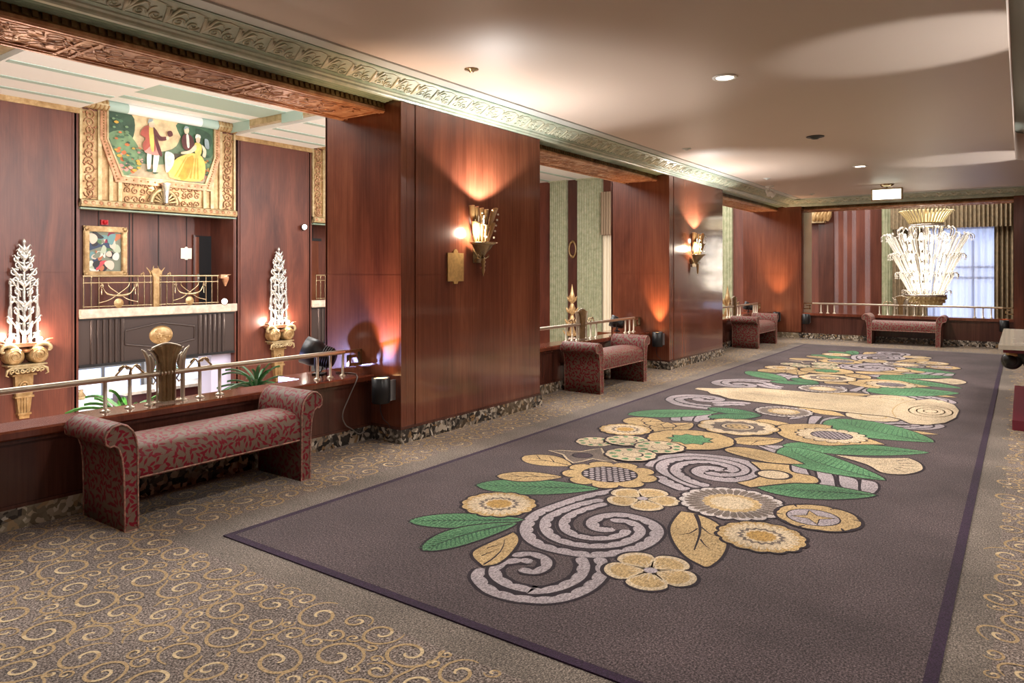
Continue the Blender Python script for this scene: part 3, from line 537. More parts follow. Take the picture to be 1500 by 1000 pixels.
# ================================================================== THE RUG
AX=9.42
def build_rug():
    mb=MB(); mats=[RUGM,RUGB]+[RC[k] for k in ('out','lav','gold','cream','green','dgreen','brown','dark','amber','pale')]
    IX={k:i+2 for i,k in enumerate(('out','lav','gold','cream','green','dgreen','brown','dark','amber','pale'))}
    x0,x1,y0,y1=-3.94,-.265,2.5,16.72
    mb.box(x0,x1,y0,y1,0.0005,.008,1)
    mb.add([(x0+.05,y0+.05,.0085),(x1-.05,y0+.05,.0085),(x1-.05,y1-.05,.0085),(x0+.05,y1-.05,.0085)],[(0,1,2,3)],0)
    done=[]
    def level(bb,need):
        l=0
        for b,t in done:
            if b[0]<bb[1] and bb[0]<b[1] and b[2]<bb[3] and bb[2]<b[3]: l=max(l,t)
        done.append((bb,l+need)); return l
    H=.00022; base=.0088
    def flat(pts,c,l):
        for mir in (0,1): mb.poly([(x,(2*AX-y) if mir else y,base+l*H) for x,y in pts],IX[c])
    def strip(Lp,Rp,c,l):
        for mir in (0,1):
            g=lambda P:[(x,(2*AX-y) if mir else y,base+l*H) for x,y in P]
            mb.strip(g(Lp),g(Rp),IX[c])
    def bbox(pts,g=0): return (min(p[0] for p in pts)-g,max(p[0] for p in pts)+g,min(p[1] for p in pts)-g,max(p[1] for p in pts)+g)
    def ccl(pts,k=4):
        n=len(pts); P=[Vector(p) for p in pts]; o=[]
        for i in range(n):
            a,b,c,d=P[i-1],P[i],P[(i+1)%n],P[(i+2)%n]
            sh=(b-a).normalized().dot((c-b).normalized())<.2; sh2=(c-b).normalized().dot((d-c).normalized())<.2
            a2=b if sh else a; d2=c if sh2 else d
            for j in range(k):
                t=j/k; q=.5*((2*b)+(c-a2)*t+(2*a2-5*b+4*c-d2)*t*t+(3*b-3*c+d2-a2)*t**3); o.append((q.x,q.y))
        return o
    def grow(pts,g):
        c=Vector((sum(p[0] for p in pts)/len(pts),sum(p[1] for p in pts)/len(pts))); n=len(pts); o=[]
        ar=sum(pts[i][0]*pts[(i+1)%n][1]-pts[(i+1)%n][0]*pts[i][1] for i in range(n)); sg=1 if ar>0 else -1
        for i in range(n):
            a,b=Vector(pts[i-1]),Vector(pts[(i+1)%n]); d=(b-a); d=d.normalized() if d.length>1e-9 else Vector((1,0)); o.append((pts[i][0]+d.y*g*sg,pts[i][1]-d.x*g*sg))
        return o
    def line(pts,wd,c,l,taper=True):
        P=cr([Vector((x,y,0)) for x,y in pts],5); n=len(P)-1; Lp=[];Rp=[]
        for i,p in enumerate(P):
            d=(P[min(i+1,n)]-P[max(i-1,0)]).normalized(); q=wd*.5*(1-.75*i/n if taper else 1); Lp.append((p.x-d.y*q,p.y+d.x*q)); Rp.append((p.x+d.y*q,p.y-d.x*q))
        strip(Lp,Rp,c,l)
    def lob(cx,cy,r,n,dep,rot=0,k=10,pw=.6):
        return [(cx+r*(1-dep+dep*abs(cos(n*.5*(a)))**pw)*cos(a+rot),cy+r*(1-dep+dep*abs(cos(n*.5*a))**pw)*sin(a+rot)) for a in [2*PI*i/(n*k) for i in range(n*k)]]
    circ=lambda cx,cy,r,n=28:[(cx+r*cos(2*PI*i/n),cy+r*sin(2*PI*i/n)) for i in range(n)]
    def star(cx,cy,r,ri,n,rot=0): return [(cx+(r if i%2==0 else ri)*cos(rot+PI*i/n),cy+(r if i%2==0 else ri)*sin(rot+PI*i/n)) for i in range(2*n)]
    def petal(cx,cy,a,r0,r1,wd): 
        u=Vector((cos(a),sin(a))); v=Vector((-sin(a),cos(a))); o=[]
        for t,q in ((0,.35),(.35,.8),(.75,1),(.95,.6),(1,0),(.95,-.6),(.75,-1),(.35,-.8),(0,-.35)):
            p=Vector((cx,cy))+u*(r0+(r1-r0)*t)+v*wd*q; o.append((p.x,p.y))
        return o
    for e in RUG:
        t=e[0]
        if t=='rib':
            P=cr([Vector((x,y,0)) for x,y in e[2]],12); Q=[P[0]]; acc=0
            for i in range(1,len(P)):
                while (P[i]-Q[-1]).length>=.016: Q.append(Q[-1]+(P[i]-Q[-1]).normalized()*.016)
            P=Q; n=len(P)-1; turn=0
            for i in range(1,n): 
                a,b=P[i]-P[i-1],P[i+1]-P[i]; turn+=a.x*b.y-a.y*b.x
            sg=1 if turn>0 else -1; l=level(bbox(e[2],.08),2)
            def off(wi,wo,sc):
                A=[];B=[]
                for i,p in enumerate(P):
                    d=(P[min(i+2,n)]-P[max(i-2,0)]).normalized(); nx,ny=-d.y*sg,d.x*sg
                    s=i*.016; k=wi*(1-(.8*(1-abs(sin(PI*s/.105))**.3) if sc else 0)); 
                    e_=min(1,(min(i,n-i)+.6)*.016/.03)**.5
                    A.append((p.x+nx*k*e_,p.y+ny*k*e_)); B.append((p.x-nx*wo*e_,p.y-ny*wo*e_))
                return A,B
            wd=e[1]; A,B=off(wd*.5+.022,wd*.5+.02,False); strip(A,B,'out',l); A,B=off(wd*.5,wd*.5,True); strip(A,B,'lav',l+1)
        elif t=='poly':
            P=ccl(e[2]); l=level(bbox(P,.02),2); flat(grow(P,.02),'out',l); flat(P,e[1],l+1)
            if e[1]=='brown': flat([(p[0],p[1]) for p in grow(P,.004)],'cream',l+1); flat(grow(P,-.014),'brown',l+2)
        elif t=='leaf':
            a,b=Vector(e[2]),Vector(e[3]); u=b-a; L=u.length; u/=L; v=Vector((-u.y,u.x)); wd,bd=e[4],e[5]
            cen=lambda q:a+u*L*q+v*bd*L*sin(PI*q)
            wf=lambda q:wd*(sin(PI*min(1,q**.8)))**.75
            T=[i/22 for i in range(23)]
            up=[cen(q)+v*wf(q) for q in T]; dn=[cen(q)-v*wf(q) for q in T]
            P=[(p.x,p.y) for p in up]+[(p.x,p.y) for p in reversed(dn[1:-1])]
            l=level(bbox(P,.02),4); flat(grow(P,.017),'out',l); flat(P,e[1],l+1)
            vc='dgreen' if e[1]!='gold' else 'out'; lc='green' if e[1]=='dgreen' else vc
            if e[1]!='gold':
                for i in range(1,20):
                    q=.04+.9*i/20; c=cen(q)
                    for s in (1,-1):
                        d=c+(-u*.5*wd+v*s*wf(max(.01,q-.3*wd/L))*.86); line([(c.x,c.y),(d.x,d.y)],.014,lc,l+2)
            else:
                for q,s in ((.35,1),(.5,-1),(.65,1)):
                    c=cen(q); d=c-u*wd*.9+v*s*wd*.75; line([(c.x,c.y),(d.x,d.y)],.012,'out',l+2)
            line([tuple(cen(q)) for q in (.96,.7,.4,.1)],.016,'out',l+3)
        elif t=='polys':
            P=e[2]; l=level(bbox(P,.02),4); flat(grow(P,.03),'out',l); flat(grow(P,.016),'cream',l+1); flat(grow(P,-.004),e[1],l+2)
        elif t=='vein': l=level(bbox(e[2],.01),1); line(e[2],e[1],'out',l)
        elif t in('oval','dark'):
            (cx,cy),r=e[1],e[2]; P=circ(cx,cy,r); l=level(bbox(P),3); flat(circ(cx,cy,r*1.25),'out',l); flat(P,'cream' if t=='oval' else 'dark',l+1)
        else:
            (cx,cy),r,rot=e[1],e[2],e[3]; l=level((cx-r,cx+r,cy-r,cy+r),5); g=1+.022/r
            if t=='daisy':
                P=lob(cx,cy,r,14,.1); flat(lob(cx,cy,r*g,14,.1),'out',l); flat(P,'gold',l+1); flat(lob(cx,cy,r*.86,14,.12),'cream',l+2)
                flat(star(cx,cy,r*.57,r*.47,15),'brown',l+3); flat(star(cx,cy,r*.46,r*.38,15),'cream',l+3.5); flat(lob(cx,cy,r*.35,12,.15),'amber',l+4)
                for i in range(28):
                    a=2*PI*i/28; line([(cx+r*.95*cos(a),cy+r*.95*sin(a)),(cx+r*.7*cos(a),cy+r*.7*sin(a))],.012,'amber',l+3)
            elif t in('lobed','white'):
                n=5 if t=='lobed' else 12; d=.3 if t=='lobed' else .06
                flat(lob(cx,cy,r*g,n,d,rot,14,.5),'out',l); flat(lob(cx,cy,r,n,d,rot,14,.5),'cream',l+1)
                if t=='lobed':
                    flat(lob(cx,cy,r*.86,n,d+.05,rot,14,.5),'gold',l+2)
                    for i in range(20):
                        a=2*PI*i/20; line([(cx+r*.1*cos(a),cy+r*.1*sin(a)),(cx+r*.5*cos(a),cy+r*.5*sin(a))],.016,'cream',l+3)
                    for i in range(5):
                        a=2*PI*(i+.5)/5+rot; line([(cx+r*.1*cos(a),cy+r*.1*sin(a)),(cx+r*.62*cos(a),cy+r*.62*sin(a))],.03,'cream',l+3,False)
                    flat(circ(cx,cy,r*.15),'lav',l+4)
                else: flat(circ(cx,cy,r*.5),'gold',l+2); flat(circ(cx,cy,r*.42),'cream',l+3)
            elif t=='fringe':
                flat(lob(cx,cy,r*g,18,.09),'out',l); flat(lob(cx,cy,r,18,.09),'pale',l+1)
                for i in range(34):
                    a=2*PI*(i+.5)/34; flat(petal(cx,cy,a,r*.5,r*.9,r*.068),'brown',l+2)
                flat(lob(cx,cy,r*.56,16,.1),'gold',l+3); flat(lob(cx,cy,r*.42,16,.14),'cream',l+4)
            elif t in('sun','sun2'):
                n=9 if t=='sun' else 16
                flat(lob(cx,cy,r*g,n,.24,.2,10,.45),'out',l); flat(lob(cx,cy,r,n,.22,.2,10,.45),'cream' if t=='sun2' else 'gold',l+1)
                if t=='sun': flat(lob(cx,cy,r*.92,n,.24,.2,10,.45),'gold',l+2); 
                flat(circ(cx,cy,r*.6),'out',l+3); 
                q=r*.11
                for i in range(-6,7):
                    for j in range(-6,7):
                        x=(i+.5*(j%2))*q*1.3; y=j*q*1.15
                        if x*x+y*y<(r*.53)**2: flat(circ(cx+x,cy+y,q*.5,8),'lav',l+4)
            elif t=='star':
                flat(circ(cx,cy,r*g),'out',l); flat(lob(cx,cy,r,10,.04),'gold',l+1); flat(star(cx,cy,r*.58,r*.44,9),'out',l+2); flat(star(cx,cy,r*.53,r*.4,9),'green',l+3)
                for i in range(26):
                    a=random.Random(i).uniform(0,6.28); q=r*.36*random.Random(i+50).random()**.5; flat(circ(cx+q*cos(a),cy+q*sin(a),r*.03,6),'dgreen',l+4)
            elif t=='ringf':
                flat(lob(cx,cy,r*g,9,.1,.2,10,.5),'out',l); flat(lob(cx,cy,r,9,.1,.2,10,.5),'gold',l+1); flat(lob(cx,cy,r*.93,9,.12,.2,10,.5),'cream',l+1.5); flat(star(cx,cy,r*.72,r*.6,11),'brown',l+2); flat(circ(cx,cy,r*.43),'out',l+2.5)
                flat(circ(cx,cy,r*.4),'cream',l+3); flat(circ(cx,cy,r*.32),'dark',l+3.5); flat(circ(cx,cy,r*.28),'gold',l+4)
                for i in range(6): flat(circ(cx+r*.17*cos(i*1.05),cy+r*.17*sin(i*1.05),r*.04,7),'out',l+4.5)
            elif t=='disc':
                flat(circ(cx,cy,r*g),'out',l); flat(lob(cx,cy,r,7,.05),'gold',l+1)
                cx2=cx-.1*r; flat(circ(cx2,cy-.02,r*.66),'out',l+2); flat(circ(cx2,cy-.02,r*.62),'lav',l+3); flat(star(cx2,cy-.02,r*.58,r*.2,4,.4),'out',l+3.5); flat(star(cx2,cy-.02,r*.5,r*.17,4,.4),'gold',l+4)
                for i in range(6):
                    a=2*PI*i/6+.3; line([(cx+r*cos(a),cy+r*sin(a)),(cx+r*.83*cos(a+.08),cy+r*.83*sin(a+.08))],.022,'out',l+4)
            elif t=='gdot':
                flat(lob(cx,cy,r*g,10,.06),'out',l); flat(lob(cx,cy,r,10,.06),'cream',l+1)
                for i in range(9):
                    a=2*PI*i/9; flat(petal(cx,cy,a,r*.58,r*.86,r*.14),'green',l+2)
                flat(circ(cx+r*.1,cy,r*.42),'out',l+3); flat(circ(cx+r*.07,cy,r*.37),'cream',l+4)
    # the cream trunk across the middle, symmetric about the rug's axis
    half=[(-3.63,.06),(-3.42,.14),(-3.32,.3),(-3.2,.34),(-3.0,.52),(-2.75,.55),(-2.3,.57),(-1.8,.6),(-1.45,.62),(-1.2,.6),(-1.08,.68),(-.95,.9),(-.8,.86),(-.66,.62),(-.59,.25)]
    P=[(x,AX-h) for x,h in half]+[(x,AX+h) for x,h in reversed(half)]
    l=24
    def one(pts,c,l): mb.poly([(x,y,base+l*H) for x,y in pts],IX[c])
    one(grow(P,.015),'out',l); one(P,'cream',l+1)
    for k in range(-5,6): line([(-3.2+.05*abs(k),AX+k*.09),(-2.2,AX+k*.1),(-1.35,AX+k*.1)],.014,'gold',l+2,False) if k<=0 else None
    for q in (.5,.32,.16): 
        R=[(-.85+.24*q*1.8*cos(a),AX+.75*q*sin(a)) for a in [2*PI*i/30 for i in range(31)]]
        line(R,.014,'gold',l+3,False)
    line([(-1.12,AX-.62),(-1.2,AX-.3),(-1.22,AX)],.014,'gold',l+3,False)
    o=mb.build('area_rug',mats,recalc=False)
    tag(o,'long plum grey rug with gold and green flower and scroll pattern down the hall','rug')
build_rug()

# ================================================================== BENCHES
def make_bench(label,loc,rz):
    t=thing('upholstered_bench',label,'bench',loc,rz,'leaf damask benches along the parapets')
    s=MB(); D=.27
    pr=[(-.25,.3),(.25,.3),(.262,.33),(.262,.42),(.25,.47),(.2,.505),(.1,.525),(0,.53),(-.1,.525),(-.2,.505),(-.25,.47),(-.262,.42),(-.262,.33)]
    s.prism(pr,XA,-.62,.62,0,True,False); s.prism(pr,XA,-.62,-.619,0); s.prism(pr,XA,.619,.62,0)
    seat=s.build('seat',[FAB],t)
    for q in (-.263,.263):
        p=MB(); p.tube([(-.61,q,.315),(.61,q,.315)],.006,6); p.build('piping',PIPE,seat)
    prof=[(.615,0),(.705,0),(.705,.2),(.71,.36),(.72,.46),(.742,.525),(.77,.545),(.795,.54),(.82,.56),(.826,.6),(.81,.64),(.775,.668),(.73,.676),(.685,.66),(.65,.625),(.628,.575),(.617,.5)]
    for sg in (-1,1):
        a=MB(); P=[(sg*x,z) for x,z in prof]
        n=len(P)
        fn=lambda p_,q_,a_:(p_,a_,q_)
        a.prism(P,fn,-D+.012,D-.012,0,True,False)
        ins=[(sg*.69+(x-sg*.69)*.93 if z<.5 else sg*.722+(x-sg*.722)*.93,z if z<.02 else (z-.008 if z>.6 else z)) for x,z in P]
        for yy,y2 in ((-D+.012,-D),(D-.012,D)):
            v=[(x,yy,z) for x,z in P]+[(x,y2,z) for x,z in ins]
            a.add(v,[(i,(i+1)%n,n+(i+1)%n,n+i) for i in range(n)],0,[[(i*.06,0),(i*.06+.06,0),(i*.06+.06,.02),(i*.06,.02)] for i in range(n)],True)
            tt=tessellate_polygon([[Vector((x,z,0)) for x,z in ins]]); a.add([(x,y2,z) for x,z in ins],[tuple(k) for k in tt],0,[[ins[k] for k in q] for q in tt])
        ao=a.build('rolled_arm',[FAB],t)
        for y2 in (-D-.002,D+.002):
            p=MB(); p.tube([(x,y2,z) for x,z in ins]+[(ins[0][0],y2,ins[0][1])],.006,6); p.build('piping',PIPE,ao)
    return t
bench=make_bench('leaf damask bench at the near parapet below the brass railing with the fan ornament',(-4.765,2.89,0),PI/2)
dup(bench,(-4.765,8.98,0),PI/2,'leaf damask bench between the two sconce piers, second along the left wall')
dup(bench,(-4.765,15.85,0),PI/2,'leaf damask bench in the last bay of the left wall, half hidden by the pier')
dup(bench,(-2.12,17.93,0),0,'leaf damask bench facing the viewer at the far end under the chandelier')

# ================================================================== BRASS RAILINGS ON THE PARAPETS
def railing(y0,y1,label,frame,loc,n_full=True,grp='brass railings on the parapet caps',rz=0):
    """frame-local: x along the rail, y depth, z up from the cap"""
    t=thing('parapet_railing',label,'railing',loc,rz,grp)
    L=(y1-y0)/2; zr=.225
    h=MB(); h.tube([(-L+.2,0,zr),(0,0,zr),(L-.2,0,zr)],.021,10); h.build('handrail',RAILM,t)
    xs=[.27,.44,1.42,1.57,1.72]
    for s in (-1,1):
        for x in xs:
            b=MB(); b.lathe([(.034,0),(.034,.008),(.02,.014),(.013,.02),(.013,zr)],(s*x,0,0),10); 
            bo=b.build('baluster',RAILM,t)
        f=MB(); x=s*.27                                            # scroll finial above the rail
        f.tube([(x,0,zr),(x-s*.01,0,zr+.06),(x+s*.03,0,zr+.085)],[.012,.012,.006],6)
        for d in (-1,1):
            pts=[(x+d*(.02+.028+.028*cos(a)),0,zr+.055+.028*sin(a)) for a in [PI-.2-k*.7 for k in range(6)]]
            f.tube([(x,0,zr+.06)]+pts,.007,5); f.tube([(x+d*.04,0,zr+.08),(x+d*.075,0,zr+.045),(x+d*.1,0,zr+.02)],.008,5)
        f.build('scroll_finial',BRASS,t)
        l=MB(); x=s*.13                                            # lily stem
        l.lathe([(.034,0),(.034,.008),(.018,.014),(.016,.02),(.016,zr+.02)],(x,0,0),10)
        l.tube([(x,0,zr),(x,0,zr+.07),(x+s*.008,0,zr+.12),(x+s*.03,0,zr+.165),(x+s*.055,0,zr+.19)],[.016,.02,.018,.012,.004],8)
        l.tube([(x-s*.02,0,zr),(x-s*.03,0,zr+.07),(x-s*.02,0,zr+.12),(x-s*.005,0,zr+.14),(x+s*.01,0,zr+.135)],[.008,.02,.016,.01,.004],8)
        l.tube([(x-s*.03,0,zr-.02),(x-s*.05,0,zr-.05),(x-s*.03,0,zr-.075),(x-s*.012,0,zr-.06)],.007,5)
        l.build('lily_stem',RAILM,t)
        k=MB(); e=s*(L-.2)                                         # Greek key end
        q=[(0,0),(.2,0),(.2,-.13),(.06,-.13),(.06,-.05),(.13,-.05)]
        for (a,b),(c,d) in zip(q,q[1:]):
            xa,xb=sorted((e+s*a,e+s*c)); za,zb=sorted((zr+b,zr+d)); k.box(xa-.013,xb+.013,-.016,.016,za-.013,zb+.013)
        k.build('key_end',BRASS,t)
    p=MB(); n=14                                                   # fan-topped centre panel
    prof=[(.048,.0),(.05,.2),(.055,.28),(.075,.36),(.11,.41)]
    v=[]
    for hw,z in prof:
        for i in range(n+1):
            u=-1+2*i/n; v.append((hw*u,-.02-.012*cos(u*PI*4),z+(.03*cos(u*PI/2) if z>.4 else 0)))
    w2=[(a,.02,c) for a,b,c in v]; m_=len(v); R=len(prof)
    f=[(j*(n+1)+i,j*(n+1)+i+1,(j+1)*(n+1)+i+1,(j+1)*(n+1)+i) for j in range(R-1) for i in range(n)]
    p.add(v,f,0,None,True); p.add(w2,f,0,None,True)
    for j in range(R-1):
        for i in (0,n): a,b=j*(n+1)+i,(j+1)*(n+1)+i; p.add([v[a],v[b],w2[b],w2[a]],[(0,1,2,3)])
    top=[v[(R-1)*(n+1)+i] for i in range(n+1)]; p.strip(top,[w2[(R-1)*(n+1)+i] for i in range(n+1)])
    p.build('fan_panel',FANB,t)
    r=MB(); r.tube([(a,-.005,c+.006) for a,b,c in top],.008,6); r.box(-.1,.1,-.03,.03,0,.014)
    for s in (-1,1): r.tube([(s*.07,0,0),(s*.07,0,zr+.1),(s*.1,0,zr+.16),(s*.14,0,zr+.185)],[.008,.009,.01,.004],6)
    r.build('panel_mount',RAILM,t)
    return t
rl=railing(.95,4.82,'brass railing with fan ornament on the parapet behind the nearest bench',None,(-5.25,2.86,.62),rz=PI/2)
dup(rl,(-5.25,9.1,.62),PI/2,'brass railing on the parapet between the two sconce piers')
dup(rl,(-5.25,15.9,.62),PI/2,'brass railing in the last left bay behind the third bench')
railing(0,4.23,'brass railing across the far opening in front of the chandelier',None,(-2.255,18.48,.62))

# ================================================================== UPLIGHTS AND STAGE LIGHTS
def uplight(label,loc,rz,cable=True):
    t=thing('wall_uplight',label,'uplight',loc,rz,'black cylinder uplights on the wood jambs')
    b=MB(); b.lathe([(.0,0),(.078,.0),(.085,.008),(.085,.235),(.079,.238),(.076,.225),(0,.222)],(0,0,0),28); b.build('lamp_body',BLACK,t)
    b=MB(); b.lathe([(0,.2265),(.074,.2265)],(0,0,0),24); b.build('lens',LAMPA,t)
    b=MB(); b.box(.045,.075,.05,.118,.02,.21); b.build('mounting_plate',GREYM,t)
    if cable:
        b=MB(); b.tube(cr([(-.03,.02,.002),(-.035,.03,-.08),(-.02,.05,-.16),(.02,.07,-.2),(.03,.09,-.24)]),.004,5); b.build('power_cable',CABLE,t)
    return t
u1=uplight('black cylinder uplight glowing amber on the nearest wood jamb, cable to the marble',(-4.862,4.70,.385),0)
u2=uplight('black cylinder uplight on the jamb at the right end of the second bench',(-4.875,10.93,.385),0)
u3=uplight('black cylinder uplight behind the third bench at the far left corner',(-4.93,18.12,.385),0)
u4=uplight('black cylinder uplight at the left end of the far parapet',(-4.24,18.14,.36),0)
u5=uplight('black cylinder uplight at the right end of the far parapet beyond the console table',(-.3,18.14,.36),0)
def stage(label,loc,rz):
    t=thing('stage_light',label,'stage light',loc,rz,'black can stage lights on the parapet caps')
    d=Vector((.95,0,.32)).normalized(); v=Vector((0,1,0)); u_=d.cross(v)*-1; ax=(v,u_,d); c=Vector((0,0,.19))
    b=MB(); b.lathe([(.0,-.16),(.07,-.16),(.095,-.13),(.1,-.02),(.115,.0),(.13,.04),(.132,.15),(.125,.15),(.122,.06)],c,24,0,ax=ax); 
    for k in range(4): b.lathe([(.098,-.12+k*.022),(.105,-.117+k*.022),(.105,-.11+k*.022),(.098,-.107+k*.022)],c,24,0,ax=ax)
    b.build('can_housing',BLACK,t)
    b=MB(); b.lathe([(0,.075),(.06,.085),(.121,.07)],c,24,0,ax=ax); b.build('front_lens',DARKGL,t)
    b=MB(); b.tube([(0,-.125,.19),(0,-.13,.1),(0,-.1,.04),(0,-.03,.014),(0,.03,.014),(0,.1,.04),(0,.13,.1),(0,.125,.19)],.012,6); b.build('yoke',BLACK,t)
    b=MB(); b.box(-.055,.055,-.055,.055,0,.012); b.build('base_plate',BLACK,t)
    return t
st=stage('black stage light on the cap by the nearest wood jamb, lit purple beside it',(-5.52,4.52,.62),math.radians(215))
dup(st,(-5.52,10.75,.62),math.radians(200),'black stage light on the cap behind the second bench').scale=(.75,.75,.75)
dup(st,(-5.52,17.8,.62),math.radians(200),'black stage light on the cap behind the third bench').scale=(.75,.75,.75)
b=MB(); b.tube(cr([(-5.44,4.66,.626),(-5.25,4.72,.626),(-5.1,4.62,.628),(-5.055,4.58,.6),(-5.07,4.5,.45),(-5.07,4.42,.3),(-5.065,4.45,.2),(-5.06,4.52,.15),(-5.05,4.6,.09),(-5.06,4.68,.1)],6),.0055,6)
tag(b.build('power_cable',CABLEG),'thin dark cable hanging from the cap to the marble base by the nearest jamb','cable')

# ================================================================== PIER SCONCES AND PLAQUES
def sconce(label,loc):
    t=thing('torch_sconce',label,'wall sconce',loc,0,'gilded torch sconces on the piers')
    b=MB(); b.lathe([(.012,0),(.02,.03),(.012,.05),(.026,.07),(.014,.09),(.03,.11),(.016,.135),(.034,.15)],(.07,0,0),12); b.lathe([(.001,-.04),(.012,0)],(.07,0,0),12); b.build('pendant_drop',GOLD,t)
    b=MB(); b.lathe([(.03,.15),(.05,.18),(.14,.29),(.19,.315),(.185,.318),(.12,.285),(.03,.19)],(.03,0,0),20,0,-PI/2,PI/2); b.box(-.0,.012,-.1,.1,.1,.6)
    for s in (-1,1): b.tube([(.05,0,.16),(.07,s*.04,.15),(.08,s*.08,.17),(.07,s*.09,.19)],.007,5)
    b.build('bowl',BRASS,t)
    for s in (-1,1):                                               # two tiers of fluted gilt blades, open in the middle
        b=MB()
        for z0,z1,k in ((.33,.5,.9),(.48,.66,1.0)):
            for i in range(4):
                q0=.035+.04*i; lean=.16*(z1-.33)
                y0=s*(q0*(.62+.5*(z0-.33)/.33)); y1=s*(q0*(.62+.5*(z1-.33)/.33)*1.15+.012)
                xx=.14-.025*i
                b.tube([(xx-.02,y0,z0),(xx,(y0+y1)/2,(z0+z1)/2),(xx+.02,y1,z1+.012*i)],[.014,.028,.032],8,flat=.5)
        b.build('gilt_blade_wing',GOLD,t)
    b=MB()
    for s in (-1,1):
        for z in (.37,.44,.5,.56,.62): b.ball((.165,s*(.05+.3*(z-.33)),z),.011,0,6)
    b.build('crystal_beads',GLASSF,t)
    b=MB(); b.ball((.07,0,.42),.026,0,8,(1,1,1.7)); b.ball((.08,-.0,.56),.026,0,8,(1,1,1.7)); b.build('bulb',LAMPS,t)
    b=MB(); b.tube([(.07,0,.2),(.07,0,.38)],.012,8); b.build('lamp_holder',BRASS,t)
    return t
sc=sconce('gilded torch sconce on the nearest pier beside the gold plaque',(X0,5.98,1.6))
dup(sc,(X0,12.13,1.6),0,'gilded torch sconce on the second pier beyond the second bench')
def plaque(name,label,mat,fn,w_,h_):
    b=MB(); P=[(-w_,-h_),(-.3*w_,-h_),(-.22*w_,-h_*1.18),(.22*w_,-h_*1.18),(.3*w_,-h_),(w_,-h_),(w_,h_),(.3*w_,h_),(.25*w_,h_*1.14),(.1*w_,h_*1.26),(-.1*w_,h_*1.26),(-.25*w_,h_*1.14),(-.3*w_,h_),(-w_,h_)]
    b.prism(P,fn,0,.012); return tag(b.build(name,mat),label,'plaque')
plaque('wall_plaque','gold notched plaque on the nearest pier left of its sconce',PLAQ,lambda p,q,a:(X0+.0005+a,5.60+p,1.655+q),.125,.145)

# ================================================================== CEILING FITTINGS
def downlight(label,y,dark=False):
    t=thing('recessed_downlight',label,'ceiling light',(-2.19,y,ZC-.001),0,'recessed downlights along the ceiling')
    b=MB(); b.lathe([(.075,-.004),(.085,-.012),(.11,-.008),(.112,0),(.075,0)],(0,0,0),28); b.build('trim_ring',BLACK if dark else WHITE,t)
    b=MB(); b.lathe([(0,-.006),(.04 if dark else .076,-.006)],(0,0,0),24); 
    if dark: b.lathe([(.04,-.006),(.045,-.03),(.06,-.02),(.076,-.005)],(0,0,0),20,1)
    b.build('lamp',[LAMPW,BLACK],t)
downlight('recessed downlight nearest the viewer, largest bright disc on the ceiling',6.38)
downlight('recessed downlight with dark trim, second along the ceiling',9.85,True)
downlight('recessed downlight third along the ceiling, before the exit sign',13.02)
for i,(x,y,l) in enumerate(((-3.9,4.85,'brass sprinkler rose on the ceiling above the nearest pier'),(-3.9,9.75,'small ceiling rose over the second bay'),(-3.9,13.7,'small ceiling rose near the white spotlight'),(-3.85,17.0,'small ceiling rose in the far left corner'))):
    b=MB(); b.lathe([(0,-.028),(.02,-.026),(.03,-.012),(.062,-.006),(.064,0)],(x,y,ZC),20); tag(b.build('ceiling_rose',[BRASS] if i==0 else [CBAND]),l,'sprinkler','sprinkler roses on the ceiling')
t=thing('ceiling_spotlight','white twin ceiling spotlight beside the cornice near the far left corner','spotlight',(-4.2,14.95,ZC))
b=MB(); b.lathe([(0,-.03),(.08,-.03),(.085,0)],(0,0,0),20); b.box(-.015,.015,-.015,.015,-.09,-.02); b.box(-.012,.012,-.13,.13,-.1,-.085); b.build('bracket',WHITE,t)
for s in (-1,1):
    b=MB(); d=Vector((.5,s*.5,-.6)).normalized(); u_=d.orthogonal().normalized(); b.lathe([(0,-.07),(.035,-.07),(.045,.02),(.06,.07),(.05,.07),(0,.04)],(0,s*.11,-.14),14,0,ax=(u_,d.cross(u_),d)); b.build('lamp_head',WHITE,t)
t=thing('exit_sign','lit white box sign hanging from the ceiling before the far opening','sign',(-2.2,16.0,ZC))
b=MB(); b.lathe([(.0,-.05),(.1,-.05),(.13,-.01),(.13,0)],(0,0,0),20); b.tube([(0,0,-.05),(0,0,-.1)],.012,8); b.build('canopy',BRASS,t)
b=MB(); b.box(-.28,.28,-.05,.05,-.11,-.085); b.box(-.28,.28,-.05,.05,-.325,-.305); b.box(-.28,-.255,-.05,.05,-.305,-.11); b.box(.255,.28,-.05,.05,-.305,-.11); b.build('sign_frame',GOLDP,t)
b=MB(); b.box(-.254,.254,-.044,.044,-.304,-.111); b.build('lit_panel',EXITL,t)

